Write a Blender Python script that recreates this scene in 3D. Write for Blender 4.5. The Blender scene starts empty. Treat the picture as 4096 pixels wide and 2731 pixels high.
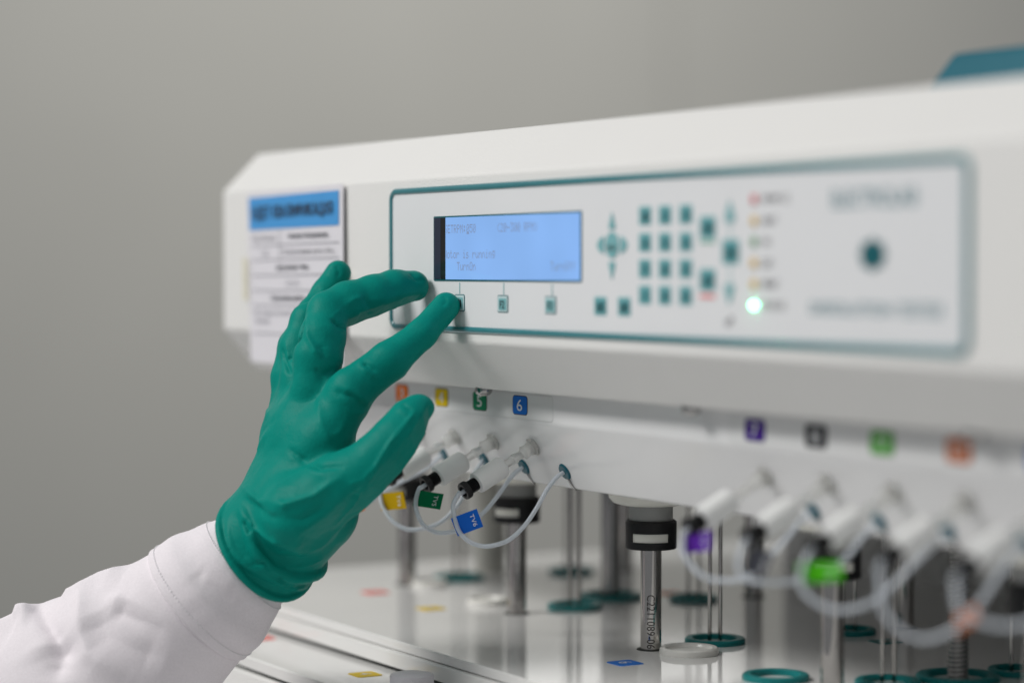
import bpy, bmesh, math, random
import numpy as np
from mathutils import Vector, Matrix

scene = bpy.context.scene
random.seed(7)
rng = np.random.default_rng(7)
R = math.radians

# ------------------------------------------------------------------ camera, world, lamps, exposure
cam_data = bpy.data.cameras.new("camera")
cam_data.sensor_width = 36.0
cam_data.lens = 85.0
cam_data.clip_start = 0.02
cam_data.clip_end = 50.0
cam_data.dof.use_dof = True
cam_data.dof.focus_distance = 1.286
cam_data.dof.aperture_fstop = 2.7
cam = bpy.data.objects.new("camera", cam_data)
scene.collection.objects.link(cam)
cam.location = (1.126, -0.609, 0.5)
cam.rotation_euler = (R(88.2568), 0.0, R(60.4))
scene.camera = cam

world = bpy.data.worlds.new("World")
scene.world = world
world.use_nodes = True
bg = world.node_tree.nodes["Background"]
bg.inputs["Color"].default_value = (0.93, 0.96, 1.0, 1)
bg.inputs["Strength"].default_value = 0.22


def area_lamp(name, loc, target, sx, sy, power, color=(1, 1, 1)):
    d = bpy.data.lights.new(name, 'AREA')
    d.shape = 'RECTANGLE'
    d.size = sx
    d.size_y = sy
    d.energy = power
    d.color = color
    o = bpy.data.objects.new(name, d)
    scene.collection.objects.link(o)
    o.location = loc
    o.rotation_euler = (Vector(target) - Vector(loc)).to_track_quat('-Z', 'Y').to_euler()
    return o


area_lamp("ceiling_lamp", (-0.50, -1.60, 1.92), (0.05, 0.0, 0.45), 1.2, 0.6, 40, (1.0, 0.985, 0.96))
area_lamp("ceiling_lamp", (0.9, -0.9, 2.3), (0.7, -0.4, 0.0), 1.2, 0.6, 4, (1.0, 0.96, 0.92))
area_lamp("wall_fill_lamp", (-4.2, 3.9, 3.4), (-8.0, 4.2, 0.5), 5.0, 1.0, 150, (1.0, 0.98, 0.94))  # added lamp, brightens the far wall and its gradient
area_lamp("deck_sheen_lamp", (-7.9, 1.9, 2.14), (-4.0, 1.9, 2.14), 7.6, 0.70, 11, (1.0, 1.0, 1.0))  # added lamp, no window there; gives the deck its bright reflection

scene.view_settings.view_transform = 'Standard'
scene.view_settings.look = 'None'
scene.view_settings.exposure = 0.0
scene.view_settings.gamma = 1.0
scene.cycles.use_denoising = True
scene.cycles.max_bounces = 8
scene.cycles.transparent_max_bounces = 8
scene.cycles.sample_clamp_indirect = 6.0


# ------------------------------------------------------------------ materials
def srgb(r, g, b):
    def f(c):
        c /= 255.0
        return c / 12.92 if c <= 0.04045 else ((c + 0.055) / 1.055) ** 2.4
    return (f(r), f(g), f(b), 1.0)


def material(name, color, rough=0.5, metal=0.0, spec=0.5, bump=None, mottle=None, emit=None, coat=0.0,
             trans=0.0, ior=1.45, sss=0.0, sss_radius=0.003, rough_var=0.0):
    m = bpy.data.materials.new(name)
    m.use_nodes = True
    nt = m.node_tree
    p = nt.nodes["Principled BSDF"]
    p.inputs["Base Color"].default_value = color
    p.inputs["Roughness"].default_value = rough
    p.inputs["Metallic"].default_value = metal
    p.inputs["Specular IOR Level"].default_value = spec
    p.inputs["IOR"].default_value = ior
    p.inputs["Coat Weight"].default_value = coat
    p.inputs["Coat Roughness"].default_value = 0.08
    p.inputs["Transmission Weight"].default_value = trans
    if sss:
        p.inputs["Subsurface Weight"].default_value = sss
        p.inputs["Subsurface Radius"].default_value = (1, 1, 1)
        p.inputs["Subsurface Scale"].default_value = sss_radius
    if emit:
        p.inputs["Emission Color"].default_value = emit[0]
        p.inputs["Emission Strength"].default_value = emit[1]
    co = nt.nodes.new("ShaderNodeTexCoord")
    if bump:
        last = None
        for sc_, st in (bump if isinstance(bump, list) else [bump]):
            n = nt.nodes.new("ShaderNodeTexNoise")
            n.inputs["Scale"].default_value = sc_
            n.inputs["Detail"].default_value = 2.0
            nt.links.new(co.outputs["Object"], n.inputs["Vector"])
            b = nt.nodes.new("ShaderNodeBump")
            b.inputs["Strength"].default_value = st
            b.inputs["Distance"].default_value = 0.5 / sc_
            nt.links.new(n.outputs["Fac"], b.inputs["Height"])
            if last:
                nt.links.new(last.outputs["Normal"], b.inputs["Normal"])
            last = b
        nt.links.new(last.outputs["Normal"], p.inputs["Normal"])
    if mottle:
        sc_, amount = mottle
        n = nt.nodes.new("ShaderNodeTexNoise")
        n.inputs["Scale"].default_value = sc_
        n.inputs["Detail"].default_value = 4.0
        nt.links.new(co.outputs["Object"], n.inputs["Vector"])
        mr = nt.nodes.new("ShaderNodeMapRange")
        mr.inputs["From Min"].default_value = 0.25
        mr.inputs["From Max"].default_value = 0.75
        mr.inputs["To Min"].default_value = 1.0 - amount
        mr.inputs["To Max"].default_value = 1.0 + amount
        nt.links.new(n.outputs["Fac"], mr.inputs["Value"])
        mx = nt.nodes.new("ShaderNodeVectorMath")
        mx.operation = 'SCALE'
        mx.inputs[0].default_value = color[:3]
        nt.links.new(mr.outputs["Result"], mx.inputs["Scale"])
        nt.links.new(mx.outputs["Vector"], p.inputs["Base Color"])
        if rough_var:
            m2 = nt.nodes.new("ShaderNodeMapRange")
            m2.inputs["To Min"].default_value = rough - rough_var
            m2.inputs["To Max"].default_value = rough + rough_var
            nt.links.new(n.outputs["Fac"], m2.inputs["Value"])
            nt.links.new(m2.outputs["Result"], p.inputs["Roughness"])
    return m


M = {}
M['wall'] = material("wall_paint", (0.47, 0.465, 0.435, 1), 0.7, bump=(60, 0.08), mottle=(1.3, 0.025))
M['paint'] = material("textured_white_paint", (0.795, 0.79, 0.772, 1), 0.42, bump=[(900, 0.55), (300, 0.06)], mottle=(9, 0.012))
M['plate'] = material("glossy_white_plate", (0.77, 0.77, 0.775, 1), 0.16, mottle=(14, 0.015), bump=(25, 0.015))
M['deck'] = material("glossy_white_deck", (0.80, 0.795, 0.78, 1), 0.055, spec=0.5, mottle=(12, 0.025), rough_var=0.015, bump=(18, 0.0008))
M['membrane'] = material("membrane_grey_white", (0.765, 0.775, 0.79, 1), 0.36, mottle=(30, 0.01), bump=(900, 0.04))
M['bead'] = material("teal_bead", (0.045, 0.215, 0.245, 1), 0.24, spec=0.8, coat=0.6, mottle=(60, 0.06))
M['teal_dark'] = material("teal_print_dark", srgb(18, 92, 100), 0.35, mottle=(300, 0.05))
M['teal_key'] = material("teal_print", srgb(124, 178, 182), 0.35, mottle=(300, 0.05))
M['teal_mid'] = material("teal_print_mid", srgb(80, 146, 152), 0.35, mottle=(300, 0.05))
M['teal_pale'] = material("teal_print_pale", srgb(196, 214, 216), 0.35, mottle=(300, 0.02))
M['ink'] = material("dark_print", srgb(38, 34, 40), 0.4, mottle=(300, 0.05))
M['ink_teal'] = material("teal_lettering", srgb(52, 120, 132), 0.4, mottle=(300, 0.04))
M['white_print'] = material("white_print", (0.78, 0.80, 0.80, 1), 0.4, mottle=(300, 0.02))
M['lid_teal'] = material("teal_lid_plastic", srgb(16, 96, 112), 0.45, bump=(300, 0.06), mottle=(20, 0.03))
M['ring'] = material("teal_rubber", srgb(0, 122, 122), 0.38, mottle=(90, 0.05))
M['grommet'] = material("teal_grommet_rubber", srgb(0, 88, 104), 0.35, mottle=(200, 0.06))
M['steel'] = material("polished_steel", (0.55, 0.53, 0.51, 1), 0.07, metal=1.0, mottle=(120, 0.03), rough_var=0.02)
M['steel_dark'] = material("worn_steel", (0.42, 0.415, 0.41, 1), 0.2, metal=1.0, mottle=(120, 0.05), rough_var=0.05)
M['black'] = material("black_plastic", (0.012, 0.012, 0.013, 1), 0.42, spec=0.4, bump=(1200, 0.06), mottle=(200, 0.15))
M['engrave'] = material("laser_mark", (0.02, 0.015, 0.012, 1), 0.6, mottle=(500, 0.2))
M['hub'] = material("grey_hub_plastic", (0.33, 0.335, 0.33, 1), 0.4, mottle=(50, 0.03), sss=0.15)
M['cream'] = material("cream_plastic", (0.84, 0.835, 0.77, 1), 0.35, sss=0.2, mottle=(60, 0.02))
M['column'] = material("dull_cream_plastic", (0.55, 0.545, 0.50, 1), 0.4, mottle=(60, 0.03))
M['lid_white'] = material("milky_white_lid", (0.80, 0.79, 0.75, 1), 0.2, sss=0.4, mottle=(60, 0.02))
M['barrel'] = material("frosted_white_plastic", (0.86, 0.87, 0.86, 1), 0.4, trans=0.08, ior=1.3, sss=0.3, sss_radius=0.006, bump=(700, 0.05), mottle=(200, 0.02))
M['luer'] = material("clear_plastic", (0.95, 0.95, 0.93, 1), 0.32, trans=0.78, ior=1.2, bump=(600, 0.05))
M['tube'] = material("milky_tube", (0.84, 0.89, 0.95, 1), 0.16, trans=0.35, ior=1.3, sss=0.0, bump=(300, 0.03))
M['glove'] = material("green_nitrile", (0.0022, 0.232, 0.186, 1), 0.42, spec=0.07, bump=[(1050, 0.45), (260, 0.12)], mottle=(40, 0.04), rough_var=0.05)
M['cotton'] = material("white_cotton", (0.82, 0.775, 0.81, 1), 0.85, spec=0.2, bump=[(1300, 0.5), (120, 0.05)], mottle=(1000, 0.05))
M['thread'] = material("white_thread", (0.85, 0.84, 0.86, 1), 0.8, bump=(2000, 0.2))
M['paper'] = material("white_paper", (0.73, 0.715, 0.755, 1), 0.6, mottle=(40, 0.01), coat=0.15)
M['tape'] = material("yellowed_tape", (0.74, 0.71, 0.58, 1), 0.3, mottle=(200, 0.03))
M['paper_blue'] = material("blue_print", srgb(72, 152, 214), 0.55, mottle=(40, 0.03), coat=0.15)
M['paper_ink'] = material("black_paper_ink", (0.035, 0.04, 0.055, 1), 0.6)
M['paper_line'] = material("table_rule_ink", (0.35, 0.35, 0.38, 1), 0.6)
M['grey_edge'] = material("brushed_aluminium", (0.50, 0.51, 0.53, 1), 0.32, metal=0.6, mottle=(60, 0.04))
M['bounce_bench'] = material("grey_bounce_bench", (0.66, 0.66, 0.66, 1), 0.4, mottle=(8, 0.02))  # for the unseen bench added as a light bounce
M['gap'] = material("dark_gap", (0.012, 0.016, 0.014, 1), 0.6)
M['clear_strip'] = material("clear_label_film", (0.735, 0.74, 0.74, 1), 0.22, mottle=(40, 0.01))
M['strip_edge'] = material("film_edge", (0.60, 0.60, 0.60, 1), 0.3)
M['knob'] = material("grey_knob_plastic", (0.60, 0.59, 0.62, 1), 0.42, bump=(900, 0.05))
M['bezel'] = material("screen_bezel", (0.018, 0.017, 0.018, 1), 0.10, spec=0.5)
M['bezel_blue'] = material("screen_bezel_blue", (0.03, 0.036, 0.062, 1), 0.10, spec=0.5)
M['lcd'] = material("backlit_screen", (0.05, 0.08, 0.12, 1), 0.07, spec=0.5, emit=((0.225, 0.425, 0.83, 1), 0.92))
M['lcd_ink'] = material("screen_dots", (0.05, 0.06, 0.09, 1), 0.3, emit=((0.21, 0.26, 0.39, 1), 0.74))
M['lamp_green'] = material("lit_green_lamp", (0.3, 0.9, 0.5, 1), 0.3, emit=((0.115, 1.0, 0.40, 1), 44.0))
nt = M['glove'].node_tree
pn = nt.nodes["Principled BSDF"]
old = pn.inputs["Normal"].links[0].from_socket
co_ = nt.nodes.new("ShaderNodeTexCoord")
rn = nt.nodes.new("ShaderNodeTexNoise")
rn.noise_type = 'RIDGED_MULTIFRACTAL'
rn.inputs["Scale"].default_value = 55.0
rn.inputs["Detail"].default_value = 3.0
rn.inputs["Distortion"].default_value = 0.8
nt.links.new(co_.outputs["Object"], rn.inputs["Vector"])
rb = nt.nodes.new("ShaderNodeBump")
rb.inputs["Strength"].default_value = 0.7
rb.inputs["Distance"].default_value = 0.0007
nt.links.new(rn.outputs["Fac"], rb.inputs["Height"])
nt.links.new(old, rb.inputs["Normal"])
nt.links.new(rb.outputs["Normal"], pn.inputs["Normal"])
# uneven backlight behind the screen
nt = M['lcd'].node_tree
pn = nt.nodes["Principled BSDF"]
co_ = nt.nodes.new("ShaderNodeTexCoord")
rn = nt.nodes.new("ShaderNodeTexNoise")
rn.inputs["Scale"].default_value = 22.0
rn.inputs["Detail"].default_value = 1.0
nt.links.new(co_.outputs["Object"], rn.inputs["Vector"])
mr_ = nt.nodes.new("ShaderNodeMapRange")
mr_.inputs["From Min"].default_value = 0.3
mr_.inputs["From Max"].default_value = 0.7
mr_.inputs["To Min"].default_value = 0.86
mr_.inputs["To Max"].default_value = 0.98
nt.links.new(rn.outputs["Fac"], mr_.inputs["Value"])
nt.links.new(mr_.outputs["Result"], pn.inputs["Emission Strength"])
for nm, c in dict(tag_yellow=(206, 166, 14), tag_green=(0, 112, 70), tag_blue=(18, 98, 200), tag_purple=(98, 44, 168),
                  tag_grey=(62, 64, 72), tag_lime=(82, 196, 22), tag_orange=(216, 118, 48), label_orange=(246, 122, 8),
                  label_yellow=(222, 190, 10), label_green=(14, 128, 88), label_blue=(20, 108, 200), label_purple=(72, 40, 140),
                  label_black=(38, 38, 46), label_lime=(72, 170, 40), label_brown=(204, 104, 34), label_red=(226, 82, 66),
                  lamp_red=(214, 110, 112), lamp_yellow=(222, 186, 100), lamp_dullgreen=(110, 160, 118), underline_green=(120, 180, 160),
                  underline_red=(230, 140, 140)).items():
    M[nm] = material(nm + "_print", srgb(*c), 0.5, spec=0.2, mottle=(120, 0.04))


# ------------------------------------------------------------------ helpers
def link(o, parent=None):
    scene.collection.objects.link(o)
    if parent:
        o.parent = parent
        o.matrix_parent_inverse = parent.matrix_world.inverted() if False else Matrix.Translation(-parent.location)
    return o


def mesh_obj(name, verts, faces, mats, parent=None, smooth=True, mat_idx=None, sharp=None):
    me = bpy.data.meshes.new(name)
    me.from_pydata([tuple(v) for v in verts], [], [tuple(f) for f in faces])
    for m in (mats if isinstance(mats, (list, tuple)) else [mats]):
        me.materials.append(M[m])
    if mat_idx is not None:
        me.polygons.foreach_set("material_index", mat_idx)
    if smooth:
        me.polygons.foreach_set("use_smooth", [True] * len(me.polygons))
        if sharp:
            me.set_sharp_from_angle(angle=R(sharp))
    me.update()
    return link(bpy.data.objects.new(name, me), parent)


def bm_obj(name, bm, mats, parent=None, smooth=True, sharp=40):
    me = bpy.data.meshes.new(name)
    bm.normal_update()
    bm.to_mesh(me)
    bm.free()
    for m in (mats if isinstance(mats, (list, tuple)) else [mats]):
        me.materials.append(M[m])
    if smooth:
        me.polygons.foreach_set("use_smooth", [True] * len(me.polygons))
        me.set_sharp_from_angle(angle=R(sharp))
    return link(bpy.data.objects.new(name, me), parent)


def thing(name, label, cat, loc=(0, 0, 0), group=None):
    o = bpy.data.objects.new(name, None)
    o.empty_display_size = 0.02
    o.location = loc
    scene.collection.objects.link(o)
    return tag(o, label, cat, group)


def tag(o, label=None, cat=None, group=None, kind=None):
    for k, v in (("label", label), ("category", cat), ("group", group), ("kind", kind)):
        if v:
            o[k] = v
    return o


def prism_x(name, prof, x0, x1, mat, parent=None, bevel=0.0, segs=3):
    """profile in (y, z) extruded along x, edges rounded"""
    bm = bmesh.new()
    a = [bm.verts.new((x0, y, z)) for y, z in prof]
    b = [bm.verts.new((x1, y, z)) for y, z in prof]
    n = len(prof)
    bm.faces.new(a)
    bm.faces.new(list(reversed(b)))
    for i in range(n):
        bm.faces.new((a[i], b[i], b[(i + 1) % n], a[(i + 1) % n])[::-1])
    bmesh.ops.recalc_face_normals(bm, faces=bm.faces)
    round_faces = set()
    if bevel:
        res = bmesh.ops.bevel(bm, geom=list(bm.edges), offset=bevel, segments=segs, profile=0.5, affect='EDGES', clamp_overlap=True)
        round_faces = set(res['faces'])
    for fc_ in bm.faces:
        fc_.smooth = fc_ in round_faces
    return bm_obj(name, bm, mat, parent, smooth=None)


def box(name, lo, hi, mat, parent=None, bevel=0.0005, segs=2):
    return prism_x(name, [(lo[1], lo[2]), (lo[1], hi[2]), (hi[1], hi[2]), (hi[1], lo[2])], lo[0], hi[0], mat, parent, bevel, segs)


def frame(axis):
    a = Vector(axis).normalized()
    t = Vector((0, 0, 1)) if abs(a.z) < 0.9 else Vector((1, 0, 0))
    u = t.cross(a).normalized()
    return a, u, a.cross(u)


def lathe_data(prof, base, axis, segs=48, knurl=0, kdepth=0.0, kfrom=0, kto=99):
    """prof: list of (radius, height) along axis from base; returns verts, faces"""
    a, u, w = frame(axis)
    base = Vector(base)
    V, Fc = [], []
    for j, (r, h) in enumerate(prof):
        for i in range(segs):
            th = 2 * math.pi * i / segs
            rr = r
            if knurl and kfrom <= j <= kto:
                rr = r * (1 - kdepth * (0.5 + 0.5 * math.cos(knurl * th)))
            V.append(base + a * h + (u * math.cos(th) + w * math.sin(th)) * rr)
    n = len(prof)
    for j in range(n - 1):
        for i in range(segs):
            k = (i + 1) % segs
            Fc.append((j * segs + i, j * segs + k, (j + 1) * segs + k, (j + 1) * segs + i))
    return V, Fc


def lathe(name, prof, base, axis, mat, parent=None, segs=48, sharp=35, **kw):
    V, Fc = lathe_data(prof, base, axis, segs, **kw)
    return mesh_obj(name, V, Fc, mat, parent, True, sharp=sharp)


def spline(pts, n=12):
    P = [Vector(p) for p in pts]
    P = [P[0] * 2 - P[1]] + P + [P[-1] * 2 - P[-2]]
    out = []
    for i in range(1, len(P) - 2):
        p0, p1, p2, p3 = P[i - 1:i + 3]
        for k in range(n):
            t = k / n
            out.append(0.5 * ((2 * p1) + (p2 - p0) * t + (2 * p0 - 5 * p1 + 4 * p2 - p3) * t * t + (3 * p1 - p0 - 3 * p2 + p3) * t ** 3))
    out.append(P[-2])
    return out


def tube_data(path, r, segs=12, closed=False, flat=None):
    n = len(path)
    V, Fc = [], []
    prev = None
    for i, p in enumerate(path):
        if closed:
            t = path[(i + 1) % n] - path[(i - 1) % n]
        else:
            t = path[min(i + 1, n - 1)] - path[max(i - 1, 0)]
        t = t.normalized()
        if prev is None:
            ref = Vector((0, 0, 1)) if abs(t.z) < 0.9 else Vector((1, 0, 0))
            u = (ref - t * ref.dot(t)).normalized()
        else:
            u = (prev - t * prev.dot(t)).normalized()
        prev = u
        w = t.cross(u)
        rr = r(i / (n - 1)) if callable(r) else r
        for k in range(segs):
            th = 2 * math.pi * k / segs
            V.append(p + (u * math.cos(th) + w * math.sin(th)) * rr)
    for i in range(n if closed else n - 1):
        j = (i + 1) % n
        for k in range(segs):
            l = (k + 1) % segs
            Fc.append((i * segs + k, i * segs + l, j * segs + l, j * segs + k))
    if not closed:
        Fc.append(tuple(range(segs))[::-1])
        Fc.append(tuple((n - 1) * segs + k for k in range(segs)))
    return V, Fc


def tube(name, pts, r, mat, parent=None, segs=14, n=10):
    V, Fc = tube_data(spline(pts, n), r, segs)
    return mesh_obj(name, V, Fc, mat, parent)


def rrect(w, h, r, n=5):
    out = []
    for cx, cy, a0 in ((w / 2 - r, h / 2 - r, 0), (-w / 2 + r, h / 2 - r, 90), (-w / 2 + r, -h / 2 + r, 180), (w / 2 - r, -h / 2 + r, 270)):
        for k in range(n + 1):
            a = R(a0 + 90 * k / n)
            out.append((cx + r * math.cos(a), cy + r * math.sin(a)))
    return out


def plates(layers, origin, ex, ey):
    """stack of rounded plates: (w, h, r, z0, z1, material_index) in the plane origin + ex*u + ey*v, rising along ex x ey"""
    ez = ex.cross(ey)
    V, Fc, mi = [], [], []
    for (w, h, r, z0, z1, m, *off) in layers:
        dx, dy = off if off else (0, 0)
        loop = rrect(w, h, r) if not callable(w) else w()
        n = len(loop)
        b = len(V)
        ch = min(0.00025, (z1 - z0) * 0.6)
        for z, s in ((z0, 0), (z1 - ch, 0), (z1, ch)):
            for (x, y) in loop:
                k = math.hypot(x, y) or 1
                V.append(origin + ex * (x * (1 - s / k) + dx) + ey * (y * (1 - s / k) + dy) + ez * z)
        for q in range(2):
            for i in range(n):
                j = (i + 1) % n
                Fc.append((b + q * n + i, b + q * n + j, b + (q + 1) * n + j, b + (q + 1) * n + i))
                mi.append(m)
        Fc.append(tuple(b + 2 * n + i for i in range(n)))
        mi.append(m)
    return V, Fc, mi


PX_, PZ_ = Vector((1, 0, 0)), Vector((0, 0, 1))


def plate_obj(name, layers, origin, mats, parent, ex=PX_, ey=PZ_):
    V, Fc, mi = plates(layers, Vector(origin), Vector(ex), Vector(ey))
    return mesh_obj(name, V, Fc, mats, parent, True, mi, sharp=30)


_text_cache = {}


def fine(v, f, step=.04):
    """cut flat letters into slim strips so that they can follow a round shaft"""
    bm = bmesh.new()
    vs = [bm.verts.new((p[0], p[1], 0)) for p in v]
    for q in f:
        bm.faces.new([vs[i] for i in q])
    k = -.5 + step * 1.5
    while k < .5:
        bmesh.ops.bisect_plane(bm, geom=bm.verts[:] + bm.edges[:] + bm.faces[:], plane_co=(0, k, 0), plane_no=(0, 1, 0))
        k += step * 2.5
    bm.verts.index_update()
    out = (np.array([x.co[:2] for x in bm.verts]), [tuple(x.index for x in q.verts) for q in bm.faces])
    bm.free()
    return out



def text_mesh(s, bold=0.0):
    """outline of a word as flat polygons, normalised to a unit height box; verts (x, y), faces, aspect"""
    if (s, bold) in _text_cache:
        return _text_cache[(s, bold)]
    cu = bpy.data.curves.new("lettering", 'FONT')
    cu.body = s
    cu.resolution_u = 3
    cu.offset = bold
    ob = bpy.data.objects.new("lettering", cu)
    scene.collection.objects.link(ob)
    bpy.context.view_layer.update()
    me = bpy.data.meshes.new_from_object(ob.evaluated_get(bpy.context.evaluated_depsgraph_get()))
    v = np.array([x.co[:2] for x in me.vertices])
    f = [tuple(p.vertices) for p in me.polygons]
    bpy.data.objects.remove(ob)
    bpy.data.curves.remove(cu)
    bpy.data.meshes.remove(me)
    lo, hi = v.min(0), v.max(0)
    v = (v - (lo + hi) / 2)
    size = hi - lo
    _text_cache[(s, bold)] = (v / size, f, size[0] / size[1])
    return _text_cache[(s, bold)]


def lettering(s, center, ex, ey, w, h, mat, parent, lift=0.0, bold=0.0):
    """flat print of a word, w x h metres, in the plane ex, ey"""
    v, f, asp = text_mesh(s, bold)
    if w is None:
        w = h * asp
    ex, ey = Vector(ex).normalized(), Vector(ey).normalized()
    ez = ex.cross(ey)
    c = Vector(center) + ez * lift
    V = [c + ex * (p[0] * w) + ey * (p[1] * h) for p in v]
    return mesh_obj("lettering", V, f, mat, parent, smooth=False)


BASE = {3: (-0.1318, 0.0427, 0.4043),
 4: (-0.0862, 0.0427, 0.4043),
 5: (-0.041, 0.0427, 0.4043),
 6: (0.0031, 0.0427, 0.4043),
 7: (0.2163, 0.0427, 0.4043),
 8: (0.2634, 0.0427, 0.4043),
 9: (0.3099, 0.0427, 0.4043),
 10: (0.3572, 0.0427, 0.4043),
 11: (0.4037, 0.0427, 0.4043)}
VEC = (0.0, -0.0436, -0.0227)
GROM = {3: (-0.1132, 0.049, 0.3922),
 4: (-0.0639, 0.0489, 0.3924),
 5: (-0.0196, 0.0494, 0.3914),
 6: (0.0244, 0.0492, 0.3918),
 7: (0.2425, 0.0501, 0.3901),
 8: (0.2898, 0.0504, 0.3895),
 9: (0.3361, 0.0502, 0.3898),
 10: (0.3834, 0.0502, 0.3898),
 11: (0.43, 0.0502, 0.3898)}
TUBE = {3: [(-0.1318, 0.0053, 0.3848), (-0.1318, -0.0021, 0.3809), (-0.132, -0.0072, 0.3728), (-0.129, -0.0054, 0.3651), (-0.1254, -0.0002, 0.3632),
     (-0.1218, 0.0063, 0.366), (-0.119, 0.0136, 0.3714), (-0.1163, 0.0238, 0.377), (-0.1145, 0.035, 0.3821), (-0.1137, 0.0424, 0.3868),
     (-0.1132, 0.049, 0.3922)],
 4: [(-0.0862, 0.0053, 0.3848), (-0.0862, -0.0021, 0.3809), (-0.0866, -0.0052, 0.3763), (-0.0846, -0.0054, 0.3688), (-0.0827, -0.004, 0.3642),
     (-0.0795, -0.0009, 0.3585), (-0.0761, 0.0038, 0.3548), (-0.0731, 0.0088, 0.3538), (-0.0698, 0.015, 0.3548), (-0.0667, 0.0219, 0.3575),
     (-0.0649, 0.0275, 0.3622), (-0.0639, 0.0329, 0.3687), (-0.0638, 0.0378, 0.3762), (-0.0642, 0.0434, 0.3855), (-0.0639, 0.0489, 0.3924)],
 5: [(-0.041, 0.0053, 0.3848), (-0.041, -0.0021, 0.3809), (-0.0416, -0.0039, 0.3796), (-0.041, -0.0062, 0.3736), (-0.0395, -0.0063, 0.3674),
     (-0.0366, -0.0039, 0.3606), (-0.0328, 0.0012, 0.3568), (-0.0294, 0.0072, 0.3565), (-0.026, 0.014, 0.3585), (-0.0231, 0.0219, 0.364),
     (-0.0216, 0.0291, 0.3707), (-0.0209, 0.0366, 0.3794), (-0.0207, 0.0429, 0.3869), (-0.0196, 0.0494, 0.3914)],
 6: [(0.0031, 0.0053, 0.3848), (0.0031, -0.0021, 0.3809), (0.0026, -0.0029, 0.3811), (0.0026, -0.0064, 0.3752), (0.004, -0.0066, 0.3692),
     (0.0066, -0.0051, 0.3613), (0.0101, -0.0009, 0.3559), (0.0139, 0.0054, 0.3535), (0.0174, 0.0119, 0.3544), (0.0201, 0.0182, 0.3572),
     (0.0223, 0.0254, 0.3639), (0.0231, 0.032, 0.3724), (0.0231, 0.0391, 0.3829), (0.0235, 0.0443, 0.3887), (0.0244, 0.0492, 0.3918)],
 7: [(0.2163, 0.0053, 0.3848), (0.2163, -0.0021, 0.3809), (0.2166, -0.0033, 0.3774), (0.2177, -0.0042, 0.3724), (0.2204, -0.0026, 0.3673),
     (0.2238, 0.0003, 0.3628), (0.2271, 0.0043, 0.3601), (0.2305, 0.0092, 0.3595), (0.2337, 0.0144, 0.3597), (0.2361, 0.019, 0.3617), (0.2385, 0.0251, 0.3667),
     (0.2399, 0.0309, 0.3726), (0.2409, 0.0376, 0.3792), (0.2415, 0.044, 0.3859), (0.2425, 0.0501, 0.3901)],
 8: [(0.2634, 0.0053, 0.3848), (0.2634, -0.0021, 0.3809), (0.2633, -0.0038, 0.3778), (0.2638, -0.0057, 0.3738), (0.2649, -0.0065, 0.369),
     (0.2671, -0.0049, 0.3654), (0.2704, -0.0012, 0.3643), (0.2745, 0.0045, 0.364), (0.28, 0.0132, 0.3647), (0.2836, 0.0207, 0.3668), (0.2862, 0.0281, 0.3704),
     (0.2878, 0.034, 0.3744), (0.2884, 0.0393, 0.38), (0.2888, 0.0436, 0.3844), (0.2898, 0.0504, 0.3895)],
 9: [(0.3099, 0.0053, 0.3848), (0.3099, -0.0021, 0.3809), (0.3102, -0.0064, 0.3724), (0.312, -0.0067, 0.3658), (0.3157, -0.003, 0.3608),
     (0.3203, 0.0029, 0.3579), (0.3248, 0.0098, 0.3583), (0.3288, 0.0179, 0.362), (0.3315, 0.0252, 0.3682), (0.3332, 0.0324, 0.3748),
     (0.3361, 0.0502, 0.3898)],
 10: [(0.3572, 0.0053, 0.3848), (0.3572, -0.0021, 0.3809), (0.3588, -0.003, 0.3725), (0.3609, -0.0037, 0.3641), (0.3643, -0.0009, 0.3578),
      (0.3687, 0.0047, 0.3529), (0.373, 0.0113, 0.3523), (0.3771, 0.019, 0.3558), (0.3797, 0.0259, 0.3614), (0.3811, 0.0321, 0.3691), (0.382, 0.0388, 0.3775),
      (0.3834, 0.0502, 0.3898)],
 11: [(0.4037, 0.0053, 0.3848), (0.4037, -0.0021, 0.3809), (0.4046, -0.0024, 0.377), (0.4067, -0.0032, 0.3703), (0.4112, 0.0009, 0.3657),
      (0.4176, 0.009, 0.3632), (0.4227, 0.0178, 0.3647), (0.4265, 0.028, 0.372), (0.43, 0.0502, 0.3898)]}
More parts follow.
